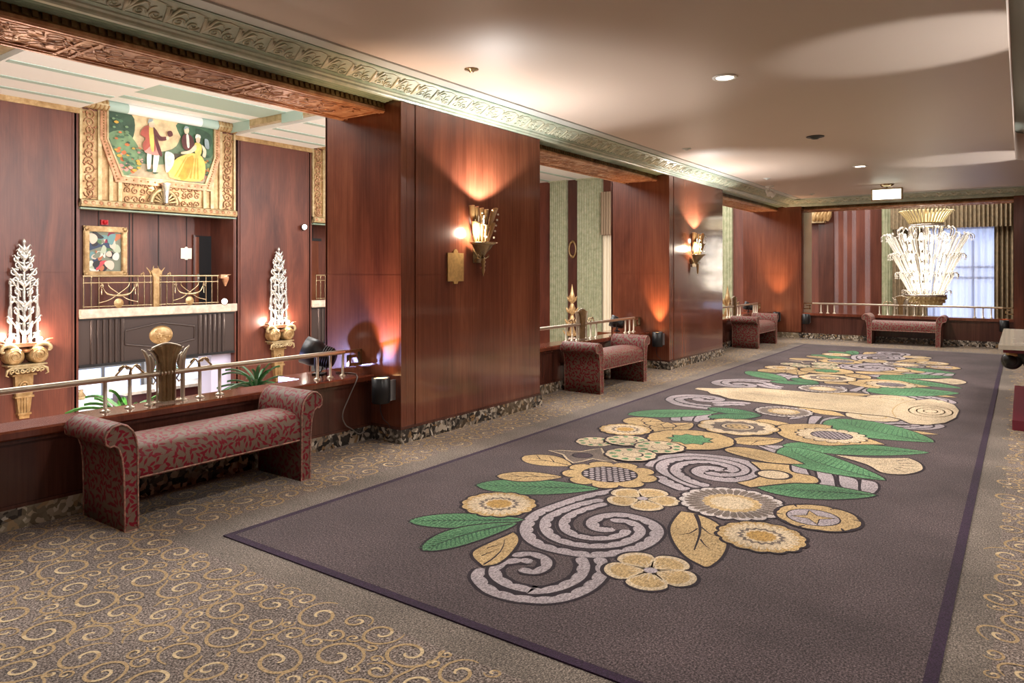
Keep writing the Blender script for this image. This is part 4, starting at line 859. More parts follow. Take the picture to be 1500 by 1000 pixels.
# ================================================================== CONSOLE TABLE
t=thing('console_table','marble-topped console table on black scroll legs at the right edge of the hall','table',(.5,10.3,0))
b=MB(); b.prism([(-.7,-1.32),(.7,-1.32),(.7,1.38),(-.7,1.38)],ZA,.80,.845); b.build('table_top',TTOP,t)
b=MB(); b.box(-.66,.66,-1.28,1.34,.765,.80); b.build('apron',REDP,t)
for s in (-1,1):
    yy=s*.95-.03
    l=MB(); path=cr([(-.6,yy,.7),(-.64,yy,.68),(-.63,yy,.63),(-.58,yy,.62),(-.55,yy,.66),(-.56,yy,.73),(-.49,yy,.74),(-.42,yy,.66),(-.37,yy,.5),(-.34,yy,.36),(-.28,yy,.26),(-.2,yy,.2)],5)
    N=len(path); l.tube(path,[.035+.045*min(1,i/(N*.55)) for i in range(N)],10); lo=l.build('scroll_leg',BLACK,t)
    g=MB(); g.lathe([(.0,-.08),(.055,-.08),(.062,-.06),(.062,.06),(.055,.08),(.0,.08)],(-.6,yy,.665),20,0,ax=(Vector((1,0,0)),Vector((0,0,1)),Vector((0,1,0)))); g.build('scroll_drum',BLACK,lo)
    g=MB(); g.lathe([(.063,-.03),(.068,0),(.063,.03)],(-.6,yy,.665),20,0,ax=(Vector((1,0,0)),Vector((0,0,1)),Vector((0,1,0)))); g.ball((-.58,yy-.05,.73),.045,0,8,(1.4,.7,.7)); g.build('gilt_mount',GOLD,lo)
b=MB(); b.box(-.58,.6,-1.45,1.3,0,.1); b.box(-.46,.5,-1.2,1.15,.1,.24); b.build('plinth',REDP,t)
# ================================================================== ATRIUM FURNISHINGS
def filigree(label,y):
    t=thing('filigree_sconce',label,'wall sconce',(XA_,y,0),0,'silver filigree sconces on the atrium pilasters')
    b=MB()                                                          # tapering bracket below
    b.prism([(-.09,-1.4),(.09,-1.4),(.1,-1.3),(.14,-.95),(.15,-.9),(.17,-.45),(-.17,-.45),(-.15,-.9),(-.14,-.95),(-.1,-1.3)],lambda p,q,a:(a,p,q),.0,.12)
    for z,w_ in ((-1.3,.12),(-.95,.17),(-.5,.22)): b.box(0,.15,-w_,w_,z-.02,z+.02)
    for k in (-.05,0,.05): b.box(.12,.14,k-.012,k+.012,-1.28,-.97)
    b.tube([(.14,x*.9,-.72+z) for x,z in spiral(.02,.1,1.4,1,16)],.018,5); b.build('tapered_bracket',GOLD,t)
    b=MB(); b.box(0,.28,-.3,.3,-.36,-.3); b.box(0,.3,-.36,.36,-.3,-.27)
    for k in range(-3,4):
        b.tube([(.28,k*.09+x,-.4+z) for x,z in spiral(.01,.05,1.2,k,10)],.016,5)
    for s in (-1,1): b.tube([(.26,s*.26,-.32),(.28,s*.36,-.38),(.28,s*.38,-.47),(.27,s*.33,-.5)],[.03,.03,.02,.008],6)
    b.build('acanthus_shelf',GOLDP,t)
    X3=(Vector((0,1,0)),Vector((0,0,1)),Vector((1,0,0)))
    for s in (-1,1):
        b=MB(); b.lathe([(0,.3),(.12,.3),(.17,.27),(.18,.2),(.18,.05)],(0,s*.22,-.1),24,0,ax=X3); b.tube([(.31,s*.22+x,-.1+z) for x,z in spiral(.03,.14,1.6,0,20)],.012,5)
        b.build('volute',GOLD,t)
        b=MB(); b.tube(cr([(.16,s*.12,-.02),(.18,s*.24,.1),(.2,s*.34,.12),(.22,s*.43,.08),(.22,s*.44,.0),(.22,s*.39,-.01)]),[.06]*8+[.045]*8+[.03]*5,8); b.tube(cr([(.18,s*.3,.1),(.2,s*.4,.2),(.2,s*.5,.22)]),[.02]*5+[.012]*4,6); b.build('scroll_wing',GOLDP,t)
    b=MB(); b.prism([(-.38,.08),(.38,.08),(.46,.15),(-.46,.15)],lambda p,q,a:(a,p,q),0,.2); b.lathe([(0,.0),(.1,.02),(.14,.08)],(.16,0,-.05),16); b.build('light_trough',BRZ,t)
    b=MB(); 
    for s in (-1,1): b.ball((.14,s*.28,.22),.05,0,8)
    b.build('bulb',LAMPS,t)
    b=MB(); xx=.1
    def scr(y_,z_,r,s,tn=1.4,a0=0,wd=.022): b.tube([(xx+.01*sin(i),y_+px*s,z_+pz) for i,(px,pz) in enumerate(spiral(.012,r,tn,a0,14))],[wd*.6+wd*.5*i/14 for i in range(15)],5)
    for yy,h in ((0,2.05),(-.11,1.55),(.11,1.55),(-.24,1.42),(.24,1.42)):
        b.tube([(xx,yy,.12),(xx,yy,h)],[.036,.026],6)
    b.lathe([(.0,2.3),(.03,2.27),(.045,2.22),(.02,2.18),(.05,2.1),(.02,2.0)],(xx,0,0),10)
    for s in (-1,1):
        for z,r,yo in ((.3,.06,.2),(.5,.07,.1),(.62,.06,.25),(.8,.07,.12),(1.05,.06,.2),(1.2,.08,.1),(1.38,.08,.2),(1.5,.07,.09),(1.6,.08,.17),(1.74,.08,.09),(1.86,.06,.13),(1.98,.06,.07),(2.08,.04,.05)):
            scr(s*yo,z,r,s); 
            b.tube([(xx,s*yo*.6,z-.1),(xx+.03,s*yo,z+.02),(xx+.02,s*(yo+.05),z+.1),(xx+.02,s*(yo+.08),z+.07)],[.012,.026,.018,.005],5)
        b.tube(cr([(xx,s*.02,.8),(xx,s*.1,.98),(xx,s*.2,1.0),(xx,s*.27,.85),(xx,s*.27,.6)]),.022,6)
        b.tube(cr([(xx,s*.24,1.42),(xx,s*.14,1.5),(xx,s*.02,1.4)]),.018,6)
    for z,wd in ((.3,.07),(.6,.09),(.9,.1),(1.3,.1),(1.62,.06),(1.85,.05)):
        for q in (-1,0,1): b.tube([(xx+.03,0,z),(xx+.05,q*wd*.7,z+.09),(xx+.04,q*wd*1.3,z+.15)],[.02,.035,.006],5)
    b.build('filigree_spire',SILV,t)
    return t
filigree('tall silver filigree sconce on the leftmost atrium pilaster, left edge',6.1)
filigree('tall silver filigree sconce on the atrium pilaster right of the balcony',12.28)

# ---- gilded mural panel above the balcony
def mural(y0,y1,label,full):
    t=thing('mural_panel',label,'mural',(0,0,0),0,'gilded mural panels above the far balconies',world=True)
    X=-16.8; W=y1-y0; fr=lambda p,q,a:(X+a,p,q)
    s=MB(); s.box(X-.15,X-.02,y0,y1,3.05,5.45,0)
    for a,b_,zt in ((.0,.05,5.3),(.38,.46,5.3),(.62,.7,4.1),(.82,.9,3.75)):
        for q0,q1 in ((y0+a,y0+b_),(y1-b_,y1-a)): s.prism([(q0,3.14),(q1,3.14),(q1,zt),(q0,zt)],fr,-.03,.03,1)
    rr=random.Random(5)
    for side in (0,1):
        for c,wd in ((.215,.15),):
            z=3.2
            while z<5.2:
                yy=(y0+c) if side==0 else (y1-c)
                s.tube([(X+.0,yy+px,z+pz) for px,pz in spiral(.012,wd*.8,1.4,rr.uniform(0,6),14,rr.choice((-1,1)))],.014,4,2)
                for k in range(3): s.ball((X,yy+rr.uniform(-wd,wd),z+rr.uniform(-.1,.1)),.022,2,5)
                z+=wd*1.15
    y=y0+1.05
    while y<y1-1.0:
        for z in (3.3,3.5,3.66):
            s.tube([(X,y+px,z+pz) for px,pz in spiral(.01,.085,1.3,rr.uniform(0,6),12,rr.choice((-1,1)))],.013,4,2)
        y+=.17
    s.prism([(-.2,3.03),(.08,3.06),(.12,3.11),(.1,3.2),(-.02,3.24),(-.2,3.24)],lambda p,q,a:(X+p,a,q),y0,y1,1)
    n=int(W/.16)
    for i in range(n): s.ball((X+.08,y0+(i+.5)*W/n,3.14),.06,2,6,(1,1,.9))
    s.prism([(-.2,3.0),(.06,3.0),(.06,3.03),(-.2,3.03)],lambda p,q,a:(X+p,a,q),y0,y1,3)
    s.build('gilded_surround',[GOLD,GOLDP,BRZ,CORND],t)
    r=MB(); 
    for seg,(q0,q1,m,rad) in enumerate(((y0+.05,y0+.55,1,.13),(y0+.55,y0+1.0,2,.115),(y0+1.0,y1-1.0,0,.115),(y1-1.0,y1-.55,2,.115),(y1-.55,y1-.02,1,.13))):
        r.lathe([(rad,0),(rad,q1-q0)],(X+.06,q0,5.36),16,m,ax=(Vector((1,0,0)),Vector((0,0,1)),Vector((0,1,0))))
        if m==1:
            q=q0
            while q<q1:
                r.tube([(X+.06+rad*cos(a),q+.05*a/6,5.36+rad*sin(a)) for a in [k*.6 for k in range(11)]],.02,5,3); q+=.09
        r.lathe([(0,0),(rad,0)],(X+.06,q1,5.36),16,m,ax=(Vector((1,0,0)),Vector((0,0,1)),Vector((0,1,0))))
    r.build('roll_moulding',[WHITE,GOLDP,WGREEN,GOLD],t)
    if not full: return t
    P=[(7.79,5.28),(7.79,4.6),(8.12,3.83),(10.12,3.83),(10.37,4.52),(10.37,5.28)]
    def gp(P,g): 
        cy=sum(p[0] for p in P)/len(P); cz=sum(p[1] for p in P)/len(P); return [(p[0]+(g if p[0]>cy else -g),p[1]+(g if p[1]>cz+.6 else (-g if p[1]<4.2 else 0))) for p in P]
    f=MB()
    for A,B,h,m in ((gp(P,.17),gp(P,.02),.05,0),(gp(P,.035),P,.07,1)):
        n=len(P)
        for i in range(n):
            j=(i+1)%n; a0,a1,b0,b1=A[i],A[j],B[i],B[j]
            v=[(X-.01,*a0),(X-.01,*a1),(X-.01,*b1),(X-.01,*b0),(X+h,*a0),(X+h,*a1),(X+h,*b1),(X+h,*b0)]
            f.add(v,[(0,1,2,3),(4,5,6,7),(0,1,5,4),(1,2,6,5),(2,3,7,6),(3,0,4,7)],m)
            if m==0:
                for k in range(14):
                    q=k/14; f.ball((X+.05,a0[0]*(1-q)+a1[0]*q*1+ (b0[0]-a0[0])*.5,a0[1]*(1-q)+a1[1]*q+(b0[1]-a0[1])*.5),.022,2,5)
    f.build('gilded_frame',[BRZ,GOLDP,GOLD],t)
    c=MB(); L0=X+.006
    cols=[(112,132,104),(232,204,160),(78,112,84),(120,150,110),(186,168,140),(176,88,74),(98,50,50),(236,208,180),(238,206,110),(214,170,70),(250,236,220),(214,150,140),(96,84,66),(206,120,70),(60,86,66),(150,166,170)]
    mats=[M('mural_paint',k,.55,var=.12,vs=5) for k in cols]
    lay=[0]
    def pp(pts,m,sm=True):
        lay[0]+=1; q=pts
        if sm:
            n=len(pts); V=[Vector((a,b_,0)) for a,b_ in pts]; q=[]
            for i in range(n):
                a,b_,c_,d=V[i-1],V[i],V[(i+1)%n],V[(i+2)%n]
                for j in range(3):
                    u=j/3; w_=.5*((2*b_)+(c_-a)*u+(2*a-5*b_+4*c_-d)*u*u+(3*b_-3*c_+d-a)*u**3); q.append((w_.x,w_.y))
        c.poly([(L0+lay[0]*.0006,a,b_) for a,b_ in q],m)
    pp(P,0,False)
    pp([(8.35,5.27),(9.55,5.27),(9.5,4.9),(9.3,4.6),(8.7,4.45),(8.3,4.7)],1)
    pp([(7.8,5.27),(8.32,5.27),(8.4,4.9),(8.25,4.55),(7.95,4.5),(7.8,4.7)],14); pp([(7.82,4.75),(8.2,4.85),(8.5,4.5),(8.45,4.3),(8.0,4.25),(7.9,4.5)],3)
    pp([(9.45,5.27),(10.36,5.27),(10.36,4.6),(10.1,4.5),(9.7,4.75),(9.5,4.95)],2); pp([(9.9,5.2),(10.3,5.1),(10.3,4.8),(10.0,4.85)],14)
    pp([(8.1,3.86),(10.1,3.86),(10.25,4.2),(9.5,4.25),(8.7,4.15),(7.98,4.2)],4); pp([(7.95,4.45),(8.45,4.4),(8.55,4.1),(8.3,3.88),(8.12,3.88)],3)
    for a,b_,m in ((8.05,4.42,13),(8.15,4.36,13),(8.12,4.2,13),(8.25,4.1,11),(8.2,3.98,11),(8.35,3.95,13),(10.15,4.15,13),(10.2,4.0,11),(10.05,3.95,13),(10.25,4.3,3)): pp([(a-.06,b_),(a,b_+.055),(a+.06,b_),(a,b_-.055)],m)
    pp([(9.35,4.5),(9.95,4.45),(9.95,4.3),(9.4,4.3)],12)
    for k in range(90):
        a=rr.uniform(7.9,8.6) if k<55 else rr.uniform(9.9,10.3); b_=rr.uniform(3.95,4.6)
        if k>75: a,b_=rr.uniform(7.85,8.3),rr.uniform(4.6,5.2)
        if (a-7.79)*.77<(4.6-b_)*.33 or (10.37-a)*.7<(4.5-b_)*.25: continue
        r_=rr.uniform(.015,.04); pp([(a-r_*1.6,b_),(a,b_+r_),(a+r_*1.6,b_),(a,b_-r_)],rr.choice((3,14,2,13,11,9,3,2)))
    # standing gentleman in a crimson coat
    pp([(8.66,4.05),(8.73,4.05),(8.76,4.4),(8.66,4.42)],10); pp([(8.8,3.98),(8.87,4.0),(8.95,4.4),(8.82,4.42)],10); pp([(8.6,4.42),(8.98,4.4),(8.9,4.65),(8.66,4.65)],11)
    pp([(8.56,4.98),(8.68,5.06),(8.82,5.02),(8.86,4.7),(8.84,4.45),(8.78,4.62),(8.6,4.45),(8.55,4.6),(8.62,4.75),(8.5,4.82)],5); pp([(8.7,5.02),(8.8,5.02),(8.82,4.5),(8.74,4.52)],8)
    pp([(8.8,5.03),(8.88,4.98),(8.98,4.85),(9.12,4.86),(9.12,4.78),(8.95,4.74),(8.88,4.82),(9.02,4.42),(8.94,4.4),(8.84,4.7)],6); pp([(9.12,4.88),(9.18,4.86),(9.18,4.8),(9.12,4.79)],7); pp([(9.14,4.98),(9.24,5.02),(9.28,4.92),(9.18,4.87)],6)
    pp([(8.7,5.04),(8.8,5.03),(8.83,5.12),(8.79,5.2),(8.72,5.18)],7); pp([(8.67,5.1),(8.7,5.22),(8.8,5.22),(8.76,5.16),(8.71,5.14)],15); pp([(8.62,4.0),(8.78,4.05),(8.75,3.97)],14); pp([(8.78,3.97),(8.93,3.98),(8.84,3.93)],14)
    # seated figures, gentleman behind and lady in a yellow gown
    pp([(9.55,4.98),(9.72,5.0),(9.82,4.85),(9.82,4.65),(9.58,4.62),(9.5,4.8)],6); pp([(9.62,4.98),(9.68,4.98),(9.7,4.7),(9.64,4.7)],10); pp([(9.58,5.02),(9.66,5.02),(9.69,5.12),(9.64,5.18),(9.57,5.14)],7); pp([(9.55,5.1),(9.6,5.2),(9.7,5.17),(9.62,5.14)],15)
    pp([(9.2,3.9),(9.3,4.3),(9.6,4.5),(9.85,4.56),(10.05,4.48),(10.12,4.2),(9.98,3.88)],8); pp([(9.45,3.9),(9.6,4.35),(9.8,4.5),(9.75,4.2),(9.62,3.9)],9); pp([(9.85,4.82),(9.95,4.84),(10.02,4.75),(10.0,4.55),(9.86,4.55),(9.82,4.7)],8)
    pp([(9.85,4.78),(9.7,4.62),(9.5,4.55),(9.5,4.5),(9.72,4.54),(9.88,4.66)],7); pp([(9.88,4.84),(9.96,4.84),(9.98,4.96),(9.92,5.0),(9.87,4.95)],7); pp([(9.85,4.93),(9.88,5.04),(9.98,5.03),(9.99,4.95),(9.93,4.98)],10); pp([(10.02,4.8),(10.14,4.68),(10.12,4.5),(10.04,4.52),(10.06,4.64)],7); pp([(10.1,4.95),(10.2,4.93),(10.22,4.72),(10.12,4.75)],15)
    pp([(9.1,4.5),(9.3,4.45),(9.28,4.2),(9.12,4.0),(9.08,4.25)],10)
    for k in range(7): pp([(9.3+.1*k,3.92),(9.34+.1*k,3.92),(9.62+.05*k,4.44),(9.6+.05*k,4.44)],9,False)
    c.build('painted_canvas',mats,t,recalc=False)
    o=MB(); yc=9.08                                                 # half-round fan ornament with a torch
    o.lathe([(.36,-.02),(.36,.05),(.28,.07),(.28,-.02)],(X+.03,yc,3.26),24,0,0,PI,ax=(Vector((0,1,0)),Vector((0,0,1)),Vector((1,0,0))))
    for k in range(9):
        a=PI*(k+.5)/9; o.tube([(X+.05,yc+.04*cos(a),3.26+.04*sin(a)),(X+.08,yc+.27*cos(a),3.26+.27*sin(a))],[.012,.034],6)
    o.lathe([(.05,3.26),(.07,3.5),(.1,3.68),(.12,3.72),(.11,3.74),(0,3.74)],(X+.13,yc,0),14,1); o.build('fan_ornament',[GOLDP,SILV],t)
    return t
mural(7.2,11.0,'gilded mural panel of figures in a garden above the far balcony',True)
mural(13.5,17.3,'gilded panel edge above the balcony beside the nearest wood jamb',False)

# ---- balcony railings
def balcony(y0,y1,label):
    t=thing('balcony_railing',label,'railing',(0,0,0),0,'brass scrollwork railings of the far balconies',world=True)
    X=-16.76; yc=(y0+y1)/2; z0=.79
    h=MB(); 
    for z,r in ((1.52,.022),(1.37,.014),(z0+.05,.012)): h.tube([(X,y0,z),(X,yc,z),(X,y1,z)],r,6)
    h.build('handrail',BRASS,t)
    for y in (y0+.02,y0+.18,y0+.34,yc-.42,yc-.27,yc-.12,yc+.12,yc+.27,yc+.42,y1-.34,y1-.18,y1-.02):
        b=MB(); b.tube([(X,y,z0),(X,y,1.52)],.013,6); b.build('baluster',BRASS,t)
    for s in (-1,1):
        b=MB(); a0,a1=(y0+.34,yc-.42) if s<0 else (yc+.42,y1-.34); m=(a0+a1)/2
        b.tube(cr([(X,a0,.92),(X,a0+.22,.98),(X,m,1.12),(X,m+.2,1.27),(X,a1-.2,1.36)]),.013,5); b.tube(cr([(X,a1,.92),(X,a1-.22,.98),(X,m,1.12),(X,m-.2,1.27),(X,a0+.2,1.36)]),.013,5)
        b.tube(cr([(X,a0+.08,1.27),(X,m-.25,1.12),(X,m,1.075),(X,m+.25,1.12),(X,a1-.08,1.27)]),[.012]*4+[.022]*4+[.03]*4+[.018]*4+[.012],6)
        for q in (a0+.06,a1-.06):
            b.tube([(X,q+px,1.3+pz) for px,pz in spiral(.01,.05,1.3,0,10)],.01,5); b.tube([(X,q,1.24),(X,q,1.1)],[.008,.018],5)
        b.build('swag_panel',BRASS,t)
        r=MB(); r.lathe([(0,.03),(.05,.025),(.11,.0)],(X,m,.9),14,0,ax=(Vector((0,1,0)),Vector((0,0,1)),Vector((1,0,0)))); r.build('rosette',GOLD,t)
    p=MB(); p.prism([(-.07,z0),(.07,z0),(.07,1.5),(.13,1.62),(.06,1.7),(-.06,1.7),(-.13,1.62),(-.07,1.5)],lambda p_,q,a:(X+a,yc+p_,q),-.02,.04)
    for s in (-1,1): p.tube([(X,yc+s*.12,1.5),(X,yc+s*.14,1.62),(X,yc+s*.22,1.72)],[.02,.022,.005],5); p.tube([(X,yc+s*.32+px,1.56+pz) for px,pz in spiral(.01,.05,1.2,0,10)],.012,5); p.tube([(X,yc+s*.08,1.6),(X,yc+s*.05,1.76)],[.02,.006],5)
    p.build('crest_panel',GOLD,t)
balcony(7.25,10.5,'scrollwork brass railing on the far balcony below the gilded mural')
balcony(13.6,17.15,'scrollwork brass railing glimpsed beside the nearest wood jamb')
# ---- things on the balcony's back wall
t=thing('framed_painting','gold framed abstract painting of curved colour patches on the balcony wall','painting',(0,0,0),world=True)
f=MB(); xb=-17.89; y0,y1,z0,z1=7.74,8.74,1.5,2.7; fw=.13
for a,b_,c_,d in ((y0,y1,z1-fw,z1),(y0,y1,z0,z0+fw),(y0,y0+fw,z0+fw,z1-fw),(y1-fw,y1,z0+fw,z1-fw)):
    f.box(xb,xb+.05,a,b_,c_,d); f.box(xb,xb+.075,a+.02 if b_-a<.5 else a,b_-.05 if b_-a<.5 else b_,c_+.02,d-.05 if d-c_<.5 else d)
for a in (y0+.06,y1-.06):
    for b_ in (z0+.06,z1-.06): f.ball((xb+.06,a,b_),.06,0,6,(.6,1,1))
f.build('gold_frame',GOLD,t)
cols=[(128,132,112),(188,196,170),(200,70,80),(110,150,150),(226,200,180),(44,60,90),(230,226,210),(190,110,70),(150,40,70),(90,120,80),(40,36,40)]
mats=[M('abstract_paint',k,.5) for k in cols]; c=MB(); a0,a1,b0,b1=y0+fw,y1-fw,z0+fw,z1-fw
c.poly([(xb+.004,a0,b0),(xb+.004,a1,b0),(xb+.004,a1,b1),(xb+.004,a0,b1)],0); rr=random.Random(11)
for k in range(46):
    cy,cz=rr.uniform(a0+.08,a1-.08),rr.uniform(b0+.08,b1-.08); n=9; an=rr.uniform(0,6); R1,R2=rr.uniform(.06,.2),rr.uniform(.04,.1)
    P=[]
    for i in range(n*2):
        q=PI*i/n; u,v_=R1*cos(q),R2*sin(q)+.5*R1*cos(q)**2*rr.choice((.6,)); P.append((xb+.005+k*.0004,min(a1,max(a0,cy+u*cos(an)-v_*sin(an))),min(b1,max(b0,cz+u*sin(an)+v_*cos(an)))))
    c.poly(P,rr.randrange(len(cols)))
c.build('canvas',mats,t,recalc=False)
plaque('wall_plaque','pale silver plaque on the balcony wall left of the dark doorway',PLAQS,lambda p,q,a:(-17.885+a,10.28+p,2.1+q),.15,.14)
b=MB(); b.box(-17.9,-17.85,8.14,8.3,2.74,2.86); b.lathe([(0,.05),(.045,.04),(.05,0)],(-17.85,8.22,2.8),14,0,ax=(Vector((0,1,0)),Vector((0,0,1)),Vector((1,0,0)))); tag(b.build('fire_alarm',REDA),'small red fire alarm on the wall above the framed painting','alarm')
b=MB(); b.box(-17.9,-17.86,10.5,10.98,.62,2.58,0); b.box(-17.86,-17.85,10.5,10.62,.62,2.55,1); b.box(-17.86,-17.84,10.46,10.5,.62,2.6,2); o=b.build('door_1',[BLACK,WOOD,WOODD],kind='structure')
b=MB(); b.ball((-17.83,10.6,1.45),.03,0,6); b.box(-17.86,-17.845,10.57,10.63,1.35,1.56); b.build('door_handle',SILV,o)
b=MB(); b.box(-17.9,-17.86,14.1,14.6,.62,2.58,0); b.box(-17.86,-17.84,14.02,14.1,.62,2.66,1); b.box(-17.86,-17.84,14.1,14.7,2.58,2.66,1); b.build('door_2',[WOOD,BLACK],kind='structure')
t=thing('bracket_lamp','small amber bracket lamp on the pilaster at the right end of the balcony','wall sconce',(XA_+.0,10.86,1.45)); b=MB()
b.prism([(-.0,.1),(-.3,.1),(-.3,-.0),(-.08,-.0),(-.08,.05),(-.2,.05)],lambda p,q,a:(a,p,q),-.1,.06); b.lathe([(.02,-.2),(.08,-.05),(.09,0)],(-.0,-.14,0),12); b.build('bracket',BRZ,t)
b=MB(); b.ball((0,-.14,.05),.045,0,8); b.build('bulb',LAMPA,t)
for yy,zz,l,rx in ((10.63,.86,'small round spotlight shining at the right end of the balcony floor',-16.7),(13.13,2.9,'bright spotlight high on the edge of the right atrium pilaster',-16.68)):
    t=thing('court_spotlight',l,'spotlight',(rx,yy,zz)); d=Vector((.93,-.35,-.05)).normalized(); u_=d.orthogonal().normalized(); ax=(u_,d.cross(u_),d)
    b=MB(); b.lathe([(0,-.12),(.06,-.12),(.085,.03),(.07,.03)],(0,0,0),16,0,ax=ax); b.tube([(0,0,0),(-.08,.02,-.06),(-.1,.03,-.1)],.015,6); b.build('lamp_can',BLACK,t)
    b=MB(); b.lathe([(0,.028),(.07,.028)],(0,0,0),16,0,ax=ax); b.build('lens',LAMPW,t)
# ---- gold oval on the dark fascia, in its hexagonal moulding
t=thing('oval_medallion','gold oval medallion in a hexagonal moulding on the dark fascia under the balcony','medallion',(-16.84,9.05,.1))
b=MB(); X3=(Vector((0,1.0,0)),Vector((0,0,.78)),Vector((1,0,0))); b.lathe([(0,.05),(.2,.045),(.27,.03),(.29,0)],(0,0,0),28,0,ax=X3)
rr=random.Random(2)
for k in range(16): a,q=rr.uniform(0,6.28),rr.uniform(0,.2); b.ball((.04,q*cos(a),q*.78*sin(a)),.04,0,6,(.7,1,.8))
b.build('relief_disc',GOLD,t)
b=MB(); H_=[(-.85,.16),(0,.3),(.85,.16),(.85,-.16),(0,-.3),(-.85,-.16)]
for i in range(6): b.tube([(.01,*H_[i]),(.01,*H_[(i+1)%6])],.022,6)
b.build('hexagon_moulding',DARKP,t)

# ---- the lobby glimpsed under the balcony
for i,(a,b_) in enumerate(((2,5.5),(5.8,9.4),(9.7,12.2),(12.5,16.5))):
    m=MB(); m.box(-23.99,-23.95,a,b_,-2.5,-.55,0)
    o=m.build('window_%d'%(i+1),[SKYW],kind='structure')
    f=MB()
    for y in (a,(a+b_)/2,b_): f.box(-23.95,-23.88,y-.05,y+.05,-2.6,-.5)
    for z in (-2.5,-1.4,-.55): f.box(-23.95,-23.89,a,b_,z-.04,z+.04)
    f.build('window_frame',GREYM,o)
b=MB(); b.box(-17.6,-17.0,10.45,11.05,ZF,-.5); tag(b.build('marble_pier',PURPW),'pale lilac marble pier at the right of the bright lobby','pier',None,'structure')
b=MB(); b.box(-19.4,-19.0,7.55,7.85,ZF,-.5); b.box(-19.45,-18.95,7.5,7.9,-.75,-.65); tag(b.build('marble_pier',PURPW),'pale lobby pier left of the railing fan','pier',None,'structure')
t=thing('reception_desk','dark wood reception desk in the bright lobby under the far balcony','desk',(-20.0,10.8,ZF)); b=MB(); b.box(-.4,.4,-1.2,1.3,0,1.5); b.box(-.3,.42,-1.1,-.4,.3,1.2); b.build('desk_body',DESKM,t); b=MB(); b.box(-.5,.5,-1.3,1.4,1.5,1.58); b.build('counter_top',STONE,t)
t=thing('lobby_counter','white counter with shelves at the left of the lobby','counter',(-20.2,8.3,ZF)); b=MB(); b.box(-.3,.3,-.7,.9,0,1.45); b.build('counter_body',WHITE,t)
for k in range(2):
    b=MB(); b.box(.2,.32,-.65,.85,.7+k*.35,.74+k*.35); b.build('shelf',GREYM,t)
for k,(yy,zz,m) in enumerate(((6.8,1.45,PLAQS),(7.2,1.45,BLACK),(7.6,1.45,GOLD))):
    b=MB(); b.lathe([(0,0),(.09,0),(.12,.1),(.05,.2),(.06,.26)],(-20.2,yy+1.1,ZF+zz),12); tag(b.build('vase',m),('pale','black','gold')[k]+' small vase standing on the white lobby counter','vase')
def bush(name,label,loc,potm,h,n,ln,lm,cat='plant'):
    t=thing(name,label,cat,loc); p=MB(); p.lathe([(0,0),(.16,0),(.22,.35),(.24,.38),(.2,.38),(.18,.33),(0,.33)],(0,0,0),16); p.build('pot',potm,t)
    s=MB(); s.tube([(0,0,.3),(.02,0,h*.6),(0,.02,h)],.03,6); s.build('stem',STEM,t)
    f=MB(); rr=random.Random(hash(label)%99 if False else len(label))
    for k in range(n):
        a=k*2.4; el=rr.uniform(-.1,1.2); L=ln*rr.uniform(.7,1.1); d=Vector((cos(a)*cos(el),sin(a)*cos(el),sin(el))); sd=Vector((-sin(a),cos(a),0)); b0=Vector((0,0,h-rr.uniform(0,.25)))
        up=[];dn=[]
        for i in range(8):
            q=i/7; c_=b0+d*L*q+Vector((0,0,-.45*L*q*q)); wd=L*.036*sin(PI*min(1,.12+q*.88))**.8; up.append(c_+sd*wd+Vector((0,0,.012))); dn.append(c_-sd*wd+Vector((0,0,.012)))
        mid=[(u+v_)/2-Vector((0,0,.03)) for u,v_ in zip(up,dn)]
        f.strip(up,mid); f.strip(mid,dn)
    f.build('foliage',lm,t,recalc=False); return t
bush('potted_palm','palm with long arching leaves rising behind the left end of the cap',(-8.6,4.2,ZF),POT,3.12,40,.85,LEAFG)
bush('potted_palm','low leafy palm behind the cap beside the right filigree sconce',(-10.4,7.2,ZF),POT,2.98,44,.8,LEAFD)
bush('potted_plant','small potted plant on the lobby stand right of the railing fan',(-18.6,10.1,-1.5),STONE,.75,26,.42,LEAFG)
t=thing('plant_stand','tall white stand under the small lobby plant','stand',(-18.6,10.1,ZF)); b=MB(); b.lathe([(.2,0),(.2,.08),(.1,.15),(.1,1.55),(.24,1.66),(.24,1.7),(0,1.7)],(0,0,0),16); b.build('pedestal',WHITE,t)

# ================================================================== END OF THE COURT
def flutes(x0,x1,n,label,y=YE-.02,z1=5.2):
    b=MB(); wd=(x1-x0)/n; P=[(x0,y+.3)]
    for i in range(n):
        for q in range(6):
            a=PI*q/5; P.append((x0+wd*i+wd*.1+wd*.4*(1-cos(a)),y-.12+.0+.055*sin(a)*1))
        P.append((x0+wd*(i+1),y-.12))
    P.append((x1,y+.3)); b.prism(P,ZA,ZF,z1); b.box(x0-.04,x1+.04,y-.18,y+.3,z1-.05,z1+.02); tag(b.build('fluted_pilaster',GREENC),label,'pilaster',None,'structure')
flutes(-15.22,-14.46,8,'narrow green fluted pilaster at the end of the court'); flutes(-13.97,-12.9,10,'broad green fluted pilaster at the end of the court'); flutes(-8.7,-7.95,7,'green fluted pilaster beside the last left bay'); flutes(-3.43,-3.12,4,'green fluted pilaster left of the chandelier')
